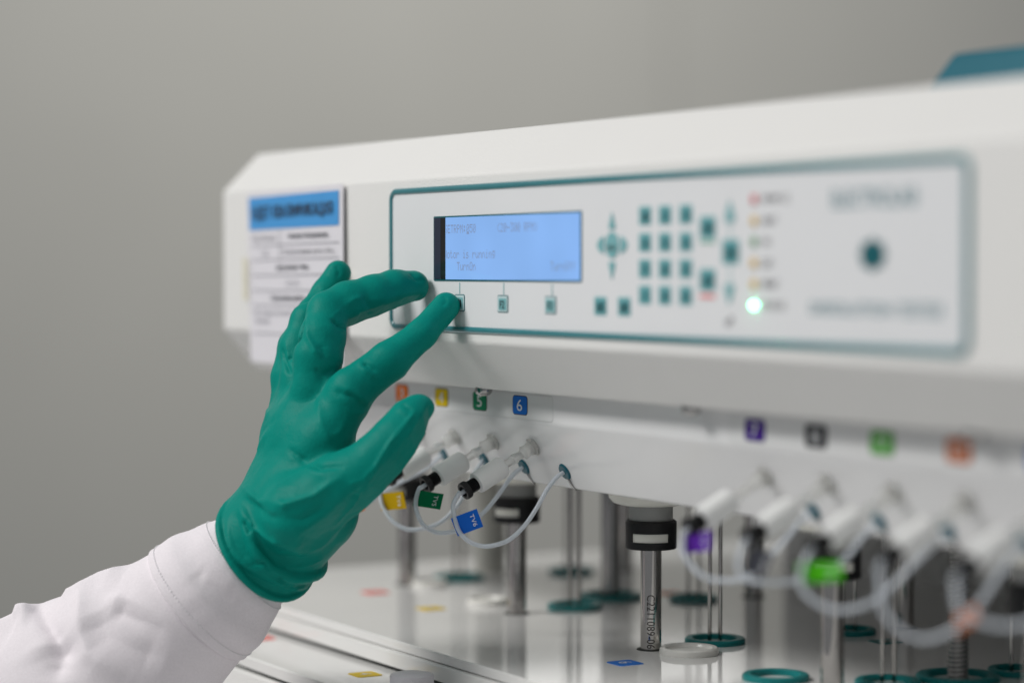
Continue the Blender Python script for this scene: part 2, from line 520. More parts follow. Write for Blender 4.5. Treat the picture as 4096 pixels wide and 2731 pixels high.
TAG = {3: [(-0.1322, -0.0088, 0.3683), (-0.1197, -0.0007, 0.371), (-0.1185, 0.0008, 0.3612), (-0.1314, -0.0081, 0.3586)],
 4: [(-0.0857, -0.0051, 0.3737), (-0.0735, 0.0025, 0.3755), (-0.0724, 0.0041, 0.366), (-0.0855, -0.0052, 0.364)],
 5: [(-0.0417, -0.0051, 0.3792), (-0.0284, 0.0042, 0.3777), (-0.0292, 0.0024, 0.3692), (-0.0427, -0.0074, 0.3708)],
 6: [(0.0034, -0.0084, 0.3679), (0.016, 0.0002, 0.3737), (0.018, 0.0031, 0.3643), (0.0054, -0.0053, 0.3585)],
 7: [(0.2152, -0.0036, 0.3791), (0.2276, 0.0043, 0.382), (0.2276, 0.0037, 0.3731), (0.2159, -0.0029, 0.3707)],
 8: [(0.2674, -0.0016, 0.3785), (0.2779, 0.0027, 0.3768), (0.276, -0.0012, 0.3665), (0.2664, -0.0039, 0.3681)],
 9: [(0.3083, -0.0074, 0.3767), (0.3229, 0.0042, 0.378), (0.3235, 0.0048, 0.3705), (0.309, -0.0069, 0.3677)],
 10: [(0.3758, 0.0209, 0.3613), (0.3848, 0.023, 0.3665), (0.3864, 0.0254, 0.3605), (0.3766, 0.0217, 0.3534)],
 11: [(0.4184, 0.0126, 0.3665), (0.4298, 0.0188, 0.3696), (0.4304, 0.0193, 0.3614), (0.419, 0.0131, 0.3582)]}
HAND = {'bump': [(-0.0069, -0.0633, 0.4344, 0.01086), (-0.0088, -0.0588, 0.4286, 0.00726)],
 'index': [(-0.0073, -0.0598, 0.4375, 0.01155), (-0.0022, -0.0418, 0.4514, 0.01023), (-0.0012, -0.0231, 0.4653, 0.00778), (-0.0037, -0.0073, 0.4797, 0.00737)],
 'm1': [(-0.0369, -0.0965, 0.3574, 0.02101), (-0.0219, -0.0912, 0.3767, 0.01856), (-0.0131, -0.0758, 0.4084, 0.01402), (-0.0078, -0.0608, 0.4355, 0.0111)],
 'm2': [(-0.0369, -0.0965, 0.3574, 0.02101), (-0.036, -0.0854, 0.3821, 0.01833), (-0.0341, -0.0781, 0.4118, 0.01605), (-0.0288, -0.0734, 0.4371, 0.01052)],
 'm3': [(-0.0369, -0.0965, 0.3574, 0.02101), (-0.0486, -0.0812, 0.3832, 0.01712), (-0.0506, -0.0749, 0.4107, 0.01486), (-0.0504, -0.0706, 0.4403, 0.00976)],
 'm4': [(-0.0433, -0.0937, 0.3566, 0.02066), (-0.0624, -0.0755, 0.3772, 0.01686), (-0.0669, -0.0693, 0.4095, 0.0127), (-0.0689, -0.0688, 0.4405, 0.00894)],
 'middle': [(-0.027, -0.0743, 0.4377, 0.01096), (-0.0278, -0.0706, 0.4527, 0.01258), (-0.0306, -0.0668, 0.4633, 0.01193), (-0.0368, -0.0607, 0.4767, 0.01062),
            (-0.0379, -0.0482, 0.481, 0.01161), (-0.0365, -0.0333, 0.4853, 0.01073), (-0.0368, -0.0215, 0.4885, 0.01007), (-0.0371, -0.0097, 0.4901, 0.00847)],
 'palm': [(-0.0384, -0.0623, 0.3971, 0.0162), (-0.0332, -0.0557, 0.4203, 0.0097)],
 'pinky': [(-0.0689, -0.0688, 0.4409, 0.00965), (-0.0734, -0.0636, 0.4575, 0.00851), (-0.074, -0.0534, 0.4749, 0.0076), (-0.0776, -0.0428, 0.4862, 0.0074),
           (-0.079, -0.0345, 0.4969, 0.00719)],
 'ring': [(-0.0506, -0.071, 0.4403, 0.00976), (-0.0602, -0.0666, 0.4567, 0.01053), (-0.0629, -0.0604, 0.4711, 0.00917), (-0.0642, -0.0355, 0.4832, 0.00854),
          (-0.0656, -0.0136, 0.4868, 0.00766)],
 'thumb': [(-0.0011, -0.0933, 0.3741, 0.02051), (0.015, -0.0761, 0.3893, 0.01642), (0.022, -0.0674, 0.3964, 0.01373), (0.0265, -0.059, 0.4052, 0.01263),
           (0.0282, -0.0514, 0.414, 0.01176), (0.0278, -0.0435, 0.4232, 0.01002), (0.0268, -0.0387, 0.428, 0.00714)]}
CUFF = ((-0.0354, -0.0939, 0.3564), (-0.472, -0.6275, -0.6192), (-0.3271, -0.5276, 0.784), (0.8187, -0.5726, -0.0437))
SLEEVE = [(-0.0338, -0.0909, 0.3592, 0.02169), (-0.0384, -0.0974, 0.3531, 0.02422), (-0.0418, -0.1028, 0.3478, 0.0256), (-0.0455, -0.1087, 0.342, 0.02859),
 (-0.0516, -0.1168, 0.3332, 0.03389), (-0.0582, -0.1261, 0.3233, 0.03622), (-0.0665, -0.1353, 0.3128, 0.03952), (-0.0751, -0.1449, 0.3022, 0.04422),
 (-0.0854, -0.1557, 0.2887, 0.04944), (-0.0974, -0.1677, 0.2751, 0.0552), (-0.1093, -0.1793, 0.2614, 0.06194), (-0.1228, -0.1917, 0.2486, 0.06831),
 (-0.1385, -0.206, 0.2355, 0.07291), (-0.1588, -0.2264, 0.2221, 0.07572)]
FLAT = {'middle': (0.4556, -0.1183, -0.8823), 'thumb': (0.7172, 0.3751, -0.5873)}
GLOVE_STROKES = [[[[-0.0322, -0.0761, 0.472], [-0.03, -0.0804, 0.4631], [-0.049, -0.0759, 0.4521]], 0.0012, -0.0022],
 [[[-0.049, -0.0759, 0.4521], [-0.051, -0.0775, 0.4515]], 0.0014, -0.0008],
 [[[-0.0583, -0.0776, 0.4582], [-0.0548, -0.0783, 0.4522], [-0.0463, -0.0792, 0.4457], [-0.0221, -0.0843, 0.4381]], 0.0014, -0.0011],
 [[[-0.0562, -0.0765, 0.4603], [-0.0518, -0.0771, 0.453], [-0.0273, -0.0843, 0.4452]], 0.0016, 0.0005],
 [[[-0.034, -0.0735, 0.4757], [-0.0234, -0.0784, 0.4639], [-0.0171, -0.0773, 0.4567], [-0.0155, -0.0674, 0.4482]], 0.0014, 0.001],
 [[[-0.018, -0.0742, 0.4613], [-0.0147, -0.0728, 0.4534], [-0.0155, -0.0666, 0.4493]], 0.0022, -0.0006],
 [[[-0.0155, -0.0674, 0.448], [-0.0153, -0.0711, 0.4454], [-0.0157, -0.0742, 0.4446]], 0.0012, -0.0007],
 [[[-0.0168, -0.0777, 0.4481], [-0.0148, -0.0729, 0.4412]], 0.0011, -0.0006],
 [[[-0.014, -0.0492, 0.4504], [0.0018, -0.0577, 0.45], [0.0058, -0.0527, 0.4461]], 0.0011, -0.0011],
 [[[-0.0046, -0.0589, 0.4522], [0.0034, -0.0582, 0.4471], [0.0057, -0.0534, 0.4432]], 0.0015, 0.0006],
 [[[-0.0026, -0.0735, 0.4364], [0.004, -0.0672, 0.4339], [0.0018, -0.0581, 0.4279]], 0.0018, -0.0012],
 [[[0.0012, -0.0702, 0.4388], [0.0049, -0.0626, 0.4341], [0.0001, -0.0548, 0.4284]], 0.0016, 0.0008],
 [[[0.0017, -0.0705, 0.4276], [0.0017, -0.0618, 0.4247], [-0.0007, -0.0562, 0.4255]], 0.0016, 0.0006],
 [[[-0.0143, -0.0763, 0.4349], [-0.0024, -0.081, 0.4211], [0.0028, -0.078, 0.4095]], 0.0026, 0.0007],
 [[[0.003, -0.0653, 0.4275], [0.0024, -0.0726, 0.4159], [0.0025, -0.0767, 0.4134]], 0.0018, 0.0005],
 [[[-0.0128, -0.0942, 0.4067], [-0.0043, -0.0909, 0.4019], [0.0179, -0.0912, 0.399], [0.0281, -0.0832, 0.4]], 0.0015, -0.0013],
 [[[-0.011, -0.095, 0.4027], [0.0122, -0.0942, 0.3971], [0.0247, -0.0901, 0.3946]], 0.0026, 0.0006],
 [[[-0.0022, -0.0327, 0.4451], [0.0383, -0.0492, 0.425], [0.039, -0.0621, 0.4119], [0.0377, -0.0691, 0.4011], [0.0317, -0.0733, 0.3893],
   [0.0212, -0.0756, 0.3788], [0.0095, -0.0787, 0.3682]],
  0.0013, 0.0011],
 [[[0.0309, -0.0512, 0.4311], [0.0372, -0.0489, 0.4272]], 0.001, -0.0009], [[[0.0306, -0.0535, 0.4292], [0.0375, -0.0513, 0.425]], 0.0012, 0.0004],
 [[[0.0315, -0.0827, 0.391], [0.0351, -0.0752, 0.3935], [0.0371, -0.0705, 0.3999]], 0.0018, 0.0006],
 [[[0.0311, -0.0833, 0.3878], [0.0276, -0.0745, 0.3851], [0.032, -0.0709, 0.3905]], 0.0016, -0.0006],
 [[[-0.0379, -0.1098, 0.3861], [-0.0086, -0.1118, 0.3803], [0.0114, -0.108, 0.3802], [0.0212, -0.0956, 0.3856], [0.0298, -0.0841, 0.3954]], 0.0022, 0.0015],
 [[[-0.0264, -0.1133, 0.3812], [0.0058, -0.1125, 0.3741], [0.0177, -0.1011, 0.3733], [0.027, -0.0884, 0.3819]], 0.0026, -0.001],
 [[[-0.0274, -0.1165, 0.3766], [-0.0126, -0.1129, 0.3666], [0.0032, -0.1086, 0.3614], [0.0089, -0.0982, 0.3593]], 0.002, 0.0015],
 [[[-0.012, -0.1161, 0.3616], [-0.0078, -0.1038, 0.3528], [-0.0046, -0.0909, 0.3517]], 0.0026, -0.0009],
 [[[-0.0187, -0.1177, 0.3702], [-0.0131, -0.1163, 0.3641]], 0.0012, -0.0016],
 [[[-0.0128, -0.1158, 0.3478], [-0.0082, -0.1107, 0.3492], [-0.0096, -0.1015, 0.34], [-0.0144, -0.0922, 0.3342], [-0.0206, -0.0821, 0.3348]], 0.0011, -0.0012],
 [[[-0.0153, -0.1175, 0.3522], [-0.011, -0.1109, 0.3457], [-0.0115, -0.0978, 0.3369]], 0.0013, 0.0007],
 [[[-0.0074, -0.1039, 0.3456], [-0.0086, -0.0919, 0.3461], [-0.0104, -0.0766, 0.3489]], 0.0014, 0.0007],
 [[[-0.0087, -0.1062, 0.343], [-0.0105, -0.0853, 0.3402]], 0.0014, -0.0006],
 [[[-0.0221, -0.0656, 0.4731], [-0.0208, -0.0618, 0.4698], [-0.0254, -0.0554, 0.4675]], 0.0013, -0.0015],
 [[[-0.0609, -0.0609, 0.4813], [-0.0239, -0.064, 0.4757]], 0.003, 0.0004],
 [[[-0.026, -0.0451, 0.4843], [-0.0262, -0.0421, 0.4802], [-0.0322, -0.0376, 0.4754]], 0.0015, -0.0008],
 [[[-0.0318, -0.0148, 0.4971], [-0.0293, -0.0115, 0.4937], [-0.0297, -0.0067, 0.493]], 0.0015, -0.0006],
 [[[-0.0231, -0.0644, 0.4744], [-0.026, -0.0511, 0.483], [-0.0261, -0.0451, 0.4847]], 0.0015, 0.0007],
 [[[-0.026, -0.0422, 0.4823], [-0.0263, -0.0238, 0.4855], [-0.0302, -0.0048, 0.4888]], 0.0016, 0.0006],
 [[[-0.0008, -0.0104, 0.4857], [0.0025, -0.0106, 0.4824], [0.0032, -0.0133, 0.4797]], 0.0014, -0.0005],
 [[[-0.0748, -0.0383, 0.5012], [-0.0724, -0.0371, 0.4984], [-0.0713, -0.0385, 0.4943]], 0.0014, -0.0005],
 [[[-0.071, -0.057, 0.4818], [-0.0729, -0.0485, 0.4901]], 0.0018, -0.0004], [[[-0.0676, -0.0819, 0.4237], [-0.0437, -0.0919, 0.4219]], 0.003, 0.0008],
 [[[-0.0469, -0.0971, 0.403], [-0.0452, -0.0964, 0.4071], [-0.0366, -0.0965, 0.413]], 0.003, 0.0006],
 [[[-0.0473, -0.0947, 0.4123], [-0.0312, -0.0931, 0.4213]], 0.0035, -0.0005],
 [[[-0.0167, -0.0748, 0.4587], [-0.0149, -0.0728, 0.4547], [-0.0158, -0.0738, 0.4574]], 0.001, -0.0003]]
SLEEVE_STROKES = [[[[-0.1111, -0.1969, 0.319], [-0.0744, -0.1997, 0.3106], [-0.0653, -0.1998, 0.3018], [-0.0611, -0.2037, 0.2878]], 0.008, -0.005],
 [[[-0.091, -0.1769, 0.3304], [-0.0724, -0.1847, 0.3242], [-0.0613, -0.1894, 0.3116], [-0.0541, -0.1883, 0.3025], [-0.0413, -0.1737, 0.2903]], 0.007, 0.0045],
 [[[-0.062, -0.1824, 0.3217], [-0.0512, -0.1804, 0.3122], [-0.0408, -0.1702, 0.3057], [-0.034, -0.154, 0.2997]], 0.013, -0.0035],
 [[[-0.065, -0.1753, 0.3302], [-0.0498, -0.1666, 0.3292], [-0.036, -0.1569, 0.3231], [-0.0288, -0.147, 0.3162]], 0.005, 0.003],
 [[[-0.0558, -0.1757, 0.3248], [-0.0424, -0.1657, 0.3201], [-0.0313, -0.1513, 0.3141]], 0.006, -0.003],
 [[[-0.06, -0.1582, 0.3433], [-0.0469, -0.1594, 0.3362], [-0.0359, -0.1547, 0.3287], [-0.0302, -0.1494, 0.3198]], 0.005, 0.0025],
 [[[-0.0885, -0.1741, 0.3325], [-0.069, -0.1738, 0.3325], [-0.055, -0.1662, 0.3336], [-0.0586, -0.1606, 0.3408]], 0.01, -0.0015],
 [[[-0.1092, -0.2081, 0.3131], [-0.1058, -0.2018, 0.3169], [-0.0779, -0.2023, 0.3103], [-0.0685, -0.2033, 0.3009]], 0.013, 0.005],
 [[[-0.0293, -0.1406, 0.3442], [-0.0234, -0.1355, 0.3374], [-0.0191, -0.1221, 0.3299]], 0.007, -0.0012],
 [[[-0.0262, -0.1381, 0.3415], [-0.0185, -0.1223, 0.3357]], 0.006, 0.0008],
 [[[-0.0706, -0.1615, 0.3412], [-0.0862, -0.1694, 0.3356], [-0.0923, -0.1788, 0.3291], [-0.0978, -0.1887, 0.3237]], 0.01, 0.005],
 [[[-0.1176, -0.2189, 0.3079], [-0.1117, -0.2108, 0.3115], [-0.1069, -0.2041, 0.3156], [-0.1028, -0.1997, 0.3181]], 0.009, 0.005],
 [[[-0.111, -0.1941, 0.3202], [-0.081, -0.2007, 0.3134], [-0.0579, -0.1947, 0.2981]], 0.006, -0.004]]


# ------------------------------------------------------------------ the setting: wall behind
wx = -8.0
bm = bmesh.new()


def add_box(bm, lo, hi):
    vs = [bm.verts.new((x, y, z)) for x in (lo[0], hi[0]) for y in (lo[1], hi[1]) for z in (lo[2], hi[2])]
    for q in ((0, 1, 3, 2), (4, 6, 7, 5), (0, 4, 5, 1), (2, 3, 7, 6), (0, 2, 6, 4), (1, 5, 7, 3)):
        bm.faces.new([vs[i] for i in q])


wall = None
for i, (y0, y1) in enumerate(((-6.0, 5.384), (5.398, 32.0))):
    bm = bmesh.new()
    add_box(bm, (wx - 0.05, y0, -3.0), (wx, y1, 3.4))
    bmesh.ops.recalc_face_normals(bm, faces=bm.faces)
    if wall is None:
        wall = bm_obj("wall", bm, 'wall')
        tag(wall, kind="structure")
    else:
        bm_obj("panel", bm, 'wall', wall)
bm = bmesh.new()
add_box(bm, (wx - 0.05, 5.38, -3.0), (wx - 0.012, 5.40, 3.39))
bm_obj("joint", bm, 'wall', wall)

# ------------------------------------------------------------------ the instrument
XL, XR = -0.3234, 0.78
DZ = 0.2939
tester = thing("dissolution_tester", "long white laboratory dissolution tester with teal framed control panel and blue lit screen",
               "laboratory instrument", (0.2, 0.25, 0.0))
prism_x("housing", [(0, .4605), (0, .549), (.0245, .5738), (.40, .5738), (.40, .4346), (.0232, .4346)], XL, XR, 'paint', tester, 0.0014, 4)
prism_x("manifold_plate", [(.036, .4344), (.036, 0.4176), (0.0541, 0.3823), (.36, 0.3823), (.36, .4344)], XL + .003, XR, 'plate', tester, 0.0012, 3)
box("rear_column", (-0.27, .405, .25), (XR, .60, .56), 'paint', tester, 0.003)
deck = box("deck", (-.3775, -.0062, DZ - .0054), (XR, .60, DZ), 'deck', tester, 0.0009, 3)
box("deck_rail", (-.3775, -.0092, DZ - .0144), (XR, .598, DZ - .0056), 'deck', tester, 0.0009, 3)
box("seam_gap", (-.3765, -.0072, DZ - .0164), (XR, .59, DZ - .0146), 'gap', tester, 0.0)
box("lower_shelf", (-.3775, -.0585, DZ - .0236), (XR, .60, DZ - .0166), 'deck', tester, 0.0011, 3)
box("lower_seam", (-.3765, -.0570, DZ - .0252), (XR, .59, DZ - .0238), 'gap', tester, 0.0)
box("base_cabinet", (-.3775, -.0600, 0.0), (XR, .60, DZ - .0254), 'paint', tester, 0.0015, 3)
bounce_bench = box("bounce_bench_top", (-1.2, -.75, -.04), (1.6, .75, -.0005), 'bounce_bench', None, 0.003)  # unseen bench, added to bounce light up under the housing
tag(bounce_bench, kind="structure")
# teal lid box on top of the housing
prism = []
bm = bmesh.new()
lo = [(.250, .10), (.78, .10), (.78, .36), (.250, .36)]
hi = [(.268, .108), (.78, .108), (.78, .352), (.268, .352)]
b = [bm.verts.new((x, y, .5740)) for x, y in lo]
t = [bm.verts.new((x, y, .5972)) for x, y in hi]
bm.faces.new(b[::-1])
bm.faces.new(t)
for i in range(4):
    bm.faces.new((b[i], b[(i + 1) % 4], t[(i + 1) % 4], t[i]))
bmesh.ops.bevel(bm, geom=list(bm.edges), offset=0.003, segments=3, profile=0.5, affect='EDGES')
bm_obj("top_cover", bm, 'lid_teal', tester)

# --- control panel
cx, cz = (-.0832 + .4094) / 2, (.5439 + .4656) / 2
pw, ph = .4926, .0783
plate_obj("membrane", [(pw - .004, ph - .004, .0045, 0, .0004, 0)], (cx, 0, cz), 'membrane', tester)
loop = rrect(pw - .0035, ph - .0035, .0052, 8)
V, Fc = [], []
n = len(loop)
prof = [(-.00178, 0), (-.0016, .0008), (-.0010, .0014), (0, .0017), (.0010, .0014), (.0016, .0008), (.00178, 0)]
for i, (x, z) in enumerate(loop):
    x0, z0 = loop[i - 1]
    x1, z1 = loop[(i + 1) % n]
    tx, tz = x1 - x0, z1 - z0
    l = math.hypot(tx, tz)
    nx, nz = tz / l, -tx / l
    for o_, d in prof:
        V.append((cx + x + nx * o_, -d, cz + z + nz * o_))
m = len(prof)
for i in range(n):
    j = (i + 1) % n
    for k in range(m - 1):
        Fc.append((i * m + k, i * m + k + 1, j * m + k + 1, j * m + k))
o = mesh_obj("panel_frame", V, Fc, 'bead', tester)

# --- screen
YS = -.0005
scr = plate_obj("screen", [(.1540, .0346, .0006, 0, .0006, 0), (.1524, .0330, .0003, 0, .0008, 1, 0.0003, 0), (.0076, .0330, .0001, .0002, .00088, 2, -.0720, 0),
                           (.1392, .0330, .0001, .0002, .00090, 3, .0068, 0)],
                (.0465, YS + .0003, .5103), ['teal_dark', 'bezel', 'bezel_blue', 'lcd'], tester)
# dark strip made of two tones, then the lit glass
GL = {}
for line in """S 01111 10000 10000 01110 00001 00001 11110
E 11111 10000 10000 11110 10000 10000 11111
T 11111 00100 00100 00100 00100 00100 00100
R 11110 10001 10001 11110 10100 10010 10001
P 11110 10001 10001 11110 10000 10000 10000
M 10001 11011 10101 10101 10001 10001 10001
: 00000 01100 01100 00000 01100 01100 00000
0 01110 10001 10011 10101 11001 10001 01110
5 11111 10000 11110 00001 00001 10001 01110
2 01110 10001 00001 00010 00100 01000 11111
3 11111 00010 00100 00010 00001 10001 01110
( 00010 00100 01000 01000 01000 00100 00010
) 01000 00100 00010 00010 00010 00100 01000
- 00000 00000 00000 11111 00000 00000 00000
o 00000 00000 01110 10001 10001 10001 01110
t 01000 01000 11100 01000 01000 01001 00110
r 00000 00000 10110 11001 10000 10000 10000
i 00100 00000 01100 00100 00100 00100 01110
s 00000 00000 01110 10000 01110 00001 11110
u 00000 00000 10001 10001 10001 10011 01101
n 00000 00000 10110 11001 10001 10001 10001
g 00000 01111 10001 10001 01111 00001 01110
O 01110 10001 10001 10001 10001 10001 01110
f 00110 01001 01000 11100 01000 01000 01000""".split("\n"):
    a = line.split()
    GL[a[0]] = a[1:]
V, Fc = [], []


def dots(s, x0, ztop, xmin=-.0157):
    dx, dz = .000587, .00064
    for k, ch in enumerate(s):
        rows = list(GL.get(ch, [])) + (["11111"] if ch == '0' and s.startswith("SET") and k == 7 else [])
        for r_, row in enumerate(rows):
            for c_, bit in enumerate(row):
                x = x0 + k * .00352 + c_ * dx
                if bit == '1' and x > xmin:
                    z = ztop - r_ * dz
                    b = len(V)
                    y = -.00118
                    V.extend([(x, y, z), (x + dx * .88, y, z), (x + dx * .88, y, z - dz * .88), (x, y, z - dz * .88)])
                    Fc.append((b + 3, b + 2, b + 1, b))


dots("SETRPM:050", -.0170, .5228)
dots("(20-300 RPM)", .0403, .5228)
dots("Motor is running", -.0176, .5094)
dots("TurnOn", -.0030, .5030)
dots("TurnOff", .0947, .5030)
mesh_obj("lettering", V, Fc, 'lcd_ink', scr, smooth=False)["kind"] = "stuff"

# --- keys and print on the membrane
YM = -.0004


def key(x, z, w, h, s, sw, sh, style=0):
    lay = [(w, h, .0012, 0, .0003, 0), (w - .0009, h - .0009, .0010, .0002, .0005, 1), (w - .0032, h - .0028, .0007, .0004, .0007, 2, .0004, -.0002)]
    if style:
        lay = [(w, h, .0012, 0, .0003, 2), (w - .0034, h - .0030, .0008, .0002, .0006, 3, .0006, -.0002)]
    k = plate_obj("key", lay, (x, YM, z), ['teal_dark', 'teal_pale', 'teal_key', 'teal_mid'], tester)
    if s:
        lettering(s, (x + .0003 + .0009 * style, YM - .00085, z - .0003 * (1 + style)), PX_, PZ_, sw, sh, 'ink', k, bold=.01)
    return k


for i, x in enumerate((-.0012, .0454, .0935)):
    key(x, .4815, .0112, .0090, "F%d" % (i + 1), .0046, .0040)
    box("guide_line", (x + .0001 + i * .0008 - .00025, YM - .00025, .4862), (x + .0001 + i * .0008 + .00025, YM + .0001, .4922), 'teal_key', tester, 0)
key(.1406, .4817, .0112, .0090, "ESC", .0068, .0034, 1)
key(.1619, .4817, .0112, .0090, "ENT", .0068, .0034, 1)
kk = ["1", "2", "3", "4", "5", "6", "7", "8", "9", ".", "0", "+/-"]
for r_ in range(4):
    for c_ in range(3):
        s = kk[r_ * 3 + c_]
        key((.1799, .1967, .2138)[c_], (.5241, .5117, .4996, .4874)[r_], .0105, .0088, s, .0022 if len(s) < 2 else .0045, .0042 if s != "." else .001, 1)
k1 = key(.2313, .5180, .0125, .0100, "START", .0082, .0032, 1)
k2 = key(.2313, .4946, .0125, .0100, "STOP", .0082, .0032, 1)
key(.2493, .5070, .0130, .0110, "HOLD", .0085, .0034, 1)
box("underline_bar", (.2255, YM - .0004, .5110), (.2372, YM, .5122), 'underline_green', tester, 0.0001)
box("underline_bar", (.2255, YM - .0004, .4864), (.2372, YM, .4882), 'underline_red', tester, 0.0001)


def poly_plate(name, pts, mat, parent=tester, d=.0005, y=YM):
    n = len(pts)
    V = [(x, y, z) for x, z in pts] + [(x, y - d, z) for x, z in pts]
    F_ = [tuple(range(n, 2 * n))] + [(i, (i + 1) % n, n + (i + 1) % n, n + i) for i in range(n)]
    ob = mesh_obj(name, V, F_, mat, parent, smooth=False)
    bm_ = bmesh.new()
    bm_.from_mesh(ob.data)
    bmesh.ops.recalc_face_normals(bm_, faces=bm_.faces)
    bm_.to_mesh(ob.data)
    bm_.free()
    return ob


# direction pad
poly_plate("arrow_key", [(.1512, .5262), (.1482, .5192), (.1490, .5184), (.1534, .5184), (.1542, .5192)], 'teal_key')
poly_plate("arrow_key", [(.1512, .4945), (.1482, .5020), (.1490, .5028), (.1534, .5028), (.1542, .5020)], 'teal_key')
poly_plate("arrow_key", [(.1374, .5108), (.1400, .5138), (.1436, .5150), (.1436, .5066), (.1400, .5078)], 'teal_key')
poly_plate("arrow_key", [(.1650, .5108), (.1624, .5138), (.1588, .5150), (.1588, .5066), (.1624, .5078)], 'teal_key')
kc = poly_plate("key", [(.1512 + .0058 * math.cos(a), .5108 + .0062 * math.sin(a)) for a in [i * math.pi / 14 for i in range(28)]], 'teal_key')
lettering("ENTER", (.1512, YM - .0007, .5094), PX_, PZ_, .0070, .0026, 'ink', kc)
poly_plate("arrow_key", [(.2488, .5296), (.2456, .5232), (.2456, .5200), (.2520, .5200), (.2520, .5232)], 'teal_key')
poly_plate("arrow_key", [(.2485, .4838), (.2453, .4900), (.2453, .4928), (.2517, .4928), (.2517, .4900)], 'teal_key')
box("guide_line", (.2480, YM - .0002, .5130), (.2496, YM, .5196), 'teal_pale', tester, 0)
box("guide_line", (.2480, YM - .0002, .4934), (.2496, YM, .5008), 'teal_pale', tester, 0)
lettering("uP", (.2486, YM - .0002, .4764), PX_, PZ_, .0060, .0042, 'ink', tester)
# indicator lamps with their words
for z, m_, s, w in ((.5295, 'lamp_red', "PUMP 1/2", .0185), (.5202, 'lamp_yellow', "HEAT", .0100), (.5112, 'lamp_dullgreen', "ON", .0050),
                    (.5020, 'lamp_yellow', "LID", .0070), (.4929, 'lamp_yellow', "PRINT", .0115), (.4838, 'lamp_green', "STATUS", .0160)):
    r_ = .0022 if m_ != 'lamp_green' else .0008
    lathe("indicator_lamp", [(r_, -.0002), (r_, .0005), (r_ * .8, .0010), (r_ * .4, .0013), (0.00001, .0014)], (.2672, YM, z), (0, -1, 0), m_, tester, 20)
    lettering(s, (.2735 + w / 2, YM - .0002, z), PX_, PZ_, w, .0034, 'ink', tester)
lettering("ELECTROLAB", (.3498, YM - .0002, .5282), PX_, PZ_, .0550, .0072, 'ink_teal', tester)
poly_plate("emblem", [(.3495 + .0078 * math.cos(a) * (1 + .1 * math.cos(8 * a)), .5053 + .0060 * math.sin(a) * (1 + .1 * math.cos(8 * a))) for a in [i * math.pi / 40 for i in range(80)]], 'teal_dark')
lettering("DISSOLUTION TESTER", (.3508, YM - .0002, .4832), PX_, PZ_, .0860, .0052, 'ink_teal', tester)

# --- strip of station numbers under the lip
YL = .036
plate_obj("label_strip", [(.2036, .0139, .0022, -.0001, .00012, 0), (.2028, .0131, .0020, 0, .0002, 1)], (-0.0674, YL, 0.4257), ['strip_edge', 'clear_strip'], tester)
plate_obj("label_strip", [(.2536, .0139, .0022, -.0001, .00012, 0), (.2528, .0131, .0020, 0, .0002, 1)], (0.3223, YL, 0.4253), ['strip_edge', 'clear_strip'], tester)
for num, x, m_ in ((3, -0.1397, 'label_orange'), (4, -0.0902, 'label_yellow'), (5, -0.045, 'label_green'), (6, -0.0002, 'label_blue'),
                   (7, 0.217, 'label_purple'), (8, 0.2634, 'label_black'), (9, 0.3101, 'label_lime'), (10, 0.3601, 'label_brown'), (11, 0.4097, 'label_blue')):
    z = 0.4263 if num < 7 else 0.4255
    nl = plate_obj("number_label", [(.0162, .0106, .0022, 0, .00035, 0), (.0152, .0097, .0018, .0002, .00045, 1)], (x, YL, z), ['ink', m_], tester)
    lettering(str(num), (x, YL - .00065, z), PX_, PZ_, .0058 if num < 10 else .0085, .0062, 'white_print', nl)
for x in (-0.0257, 0.177, 0.3798):
    lathe("screw_head", [(.0046, -.0006), (.0048, .0012), (.0045, .0027), (.0035, .0038), (.0021, .0044), (.0020, .0028), (0.00001, .0027)],
          (x, .0275, .4348), (0, 0, -1), 'steel_dark', tester, 28)

# --- grommets and thin cannulas in the sloped plate
PN = Vector((0, -.888, -.46)).normalized()
for k, g in GROM.items():
    gv = Vector(g)
    lathe("grommet", [(.0001, .0012), (.0014, .0013), (.0041, .0012), (.0048, .0004), (.0048, -.0006)], gv - PN * .0002, PN, 'grommet', tester, 26)
    a = gv + Vector((.0008, .0010, -.0030))
    b = Vector((g[0] + .0028, 0.0544, 0.3817))
    tube("cannula", [a, (a + b) / 2 - Vector((0, .0004, 0)), b], .0006, 'steel_dark', tester, 8, 3)

# --- stickers lying on the deck
for x, y, z, m_, s in ((.0624, .0632, DZ, 'label_blue', "6"), (-.1666, .0689, DZ, 'label_yellow', "4"), (-.2486, .0719, DZ, 'label_red', "3"),
                       (-.1524, .2328, DZ, 'label_orange', "10"), (.0723, .2267, DZ, 'ring', "9"),
                       (-.2092, -.0247, DZ - .0166, 'label_red', "3"), (-.0614, -.0270, DZ - .0166, 'label_yellow', "4")):
    st = plate_obj("sticker", [(.0150, .0150, .0018, -.0001, .00035, 0)], (x, y, z), m_, tester, PX_, Vector((0, 1, 0)))
    lettering(s, (x, y, z + .0005), PX_, (0, 1, 0), .0045 if len(s) < 2 else .008, .0075, 'white_print', st)

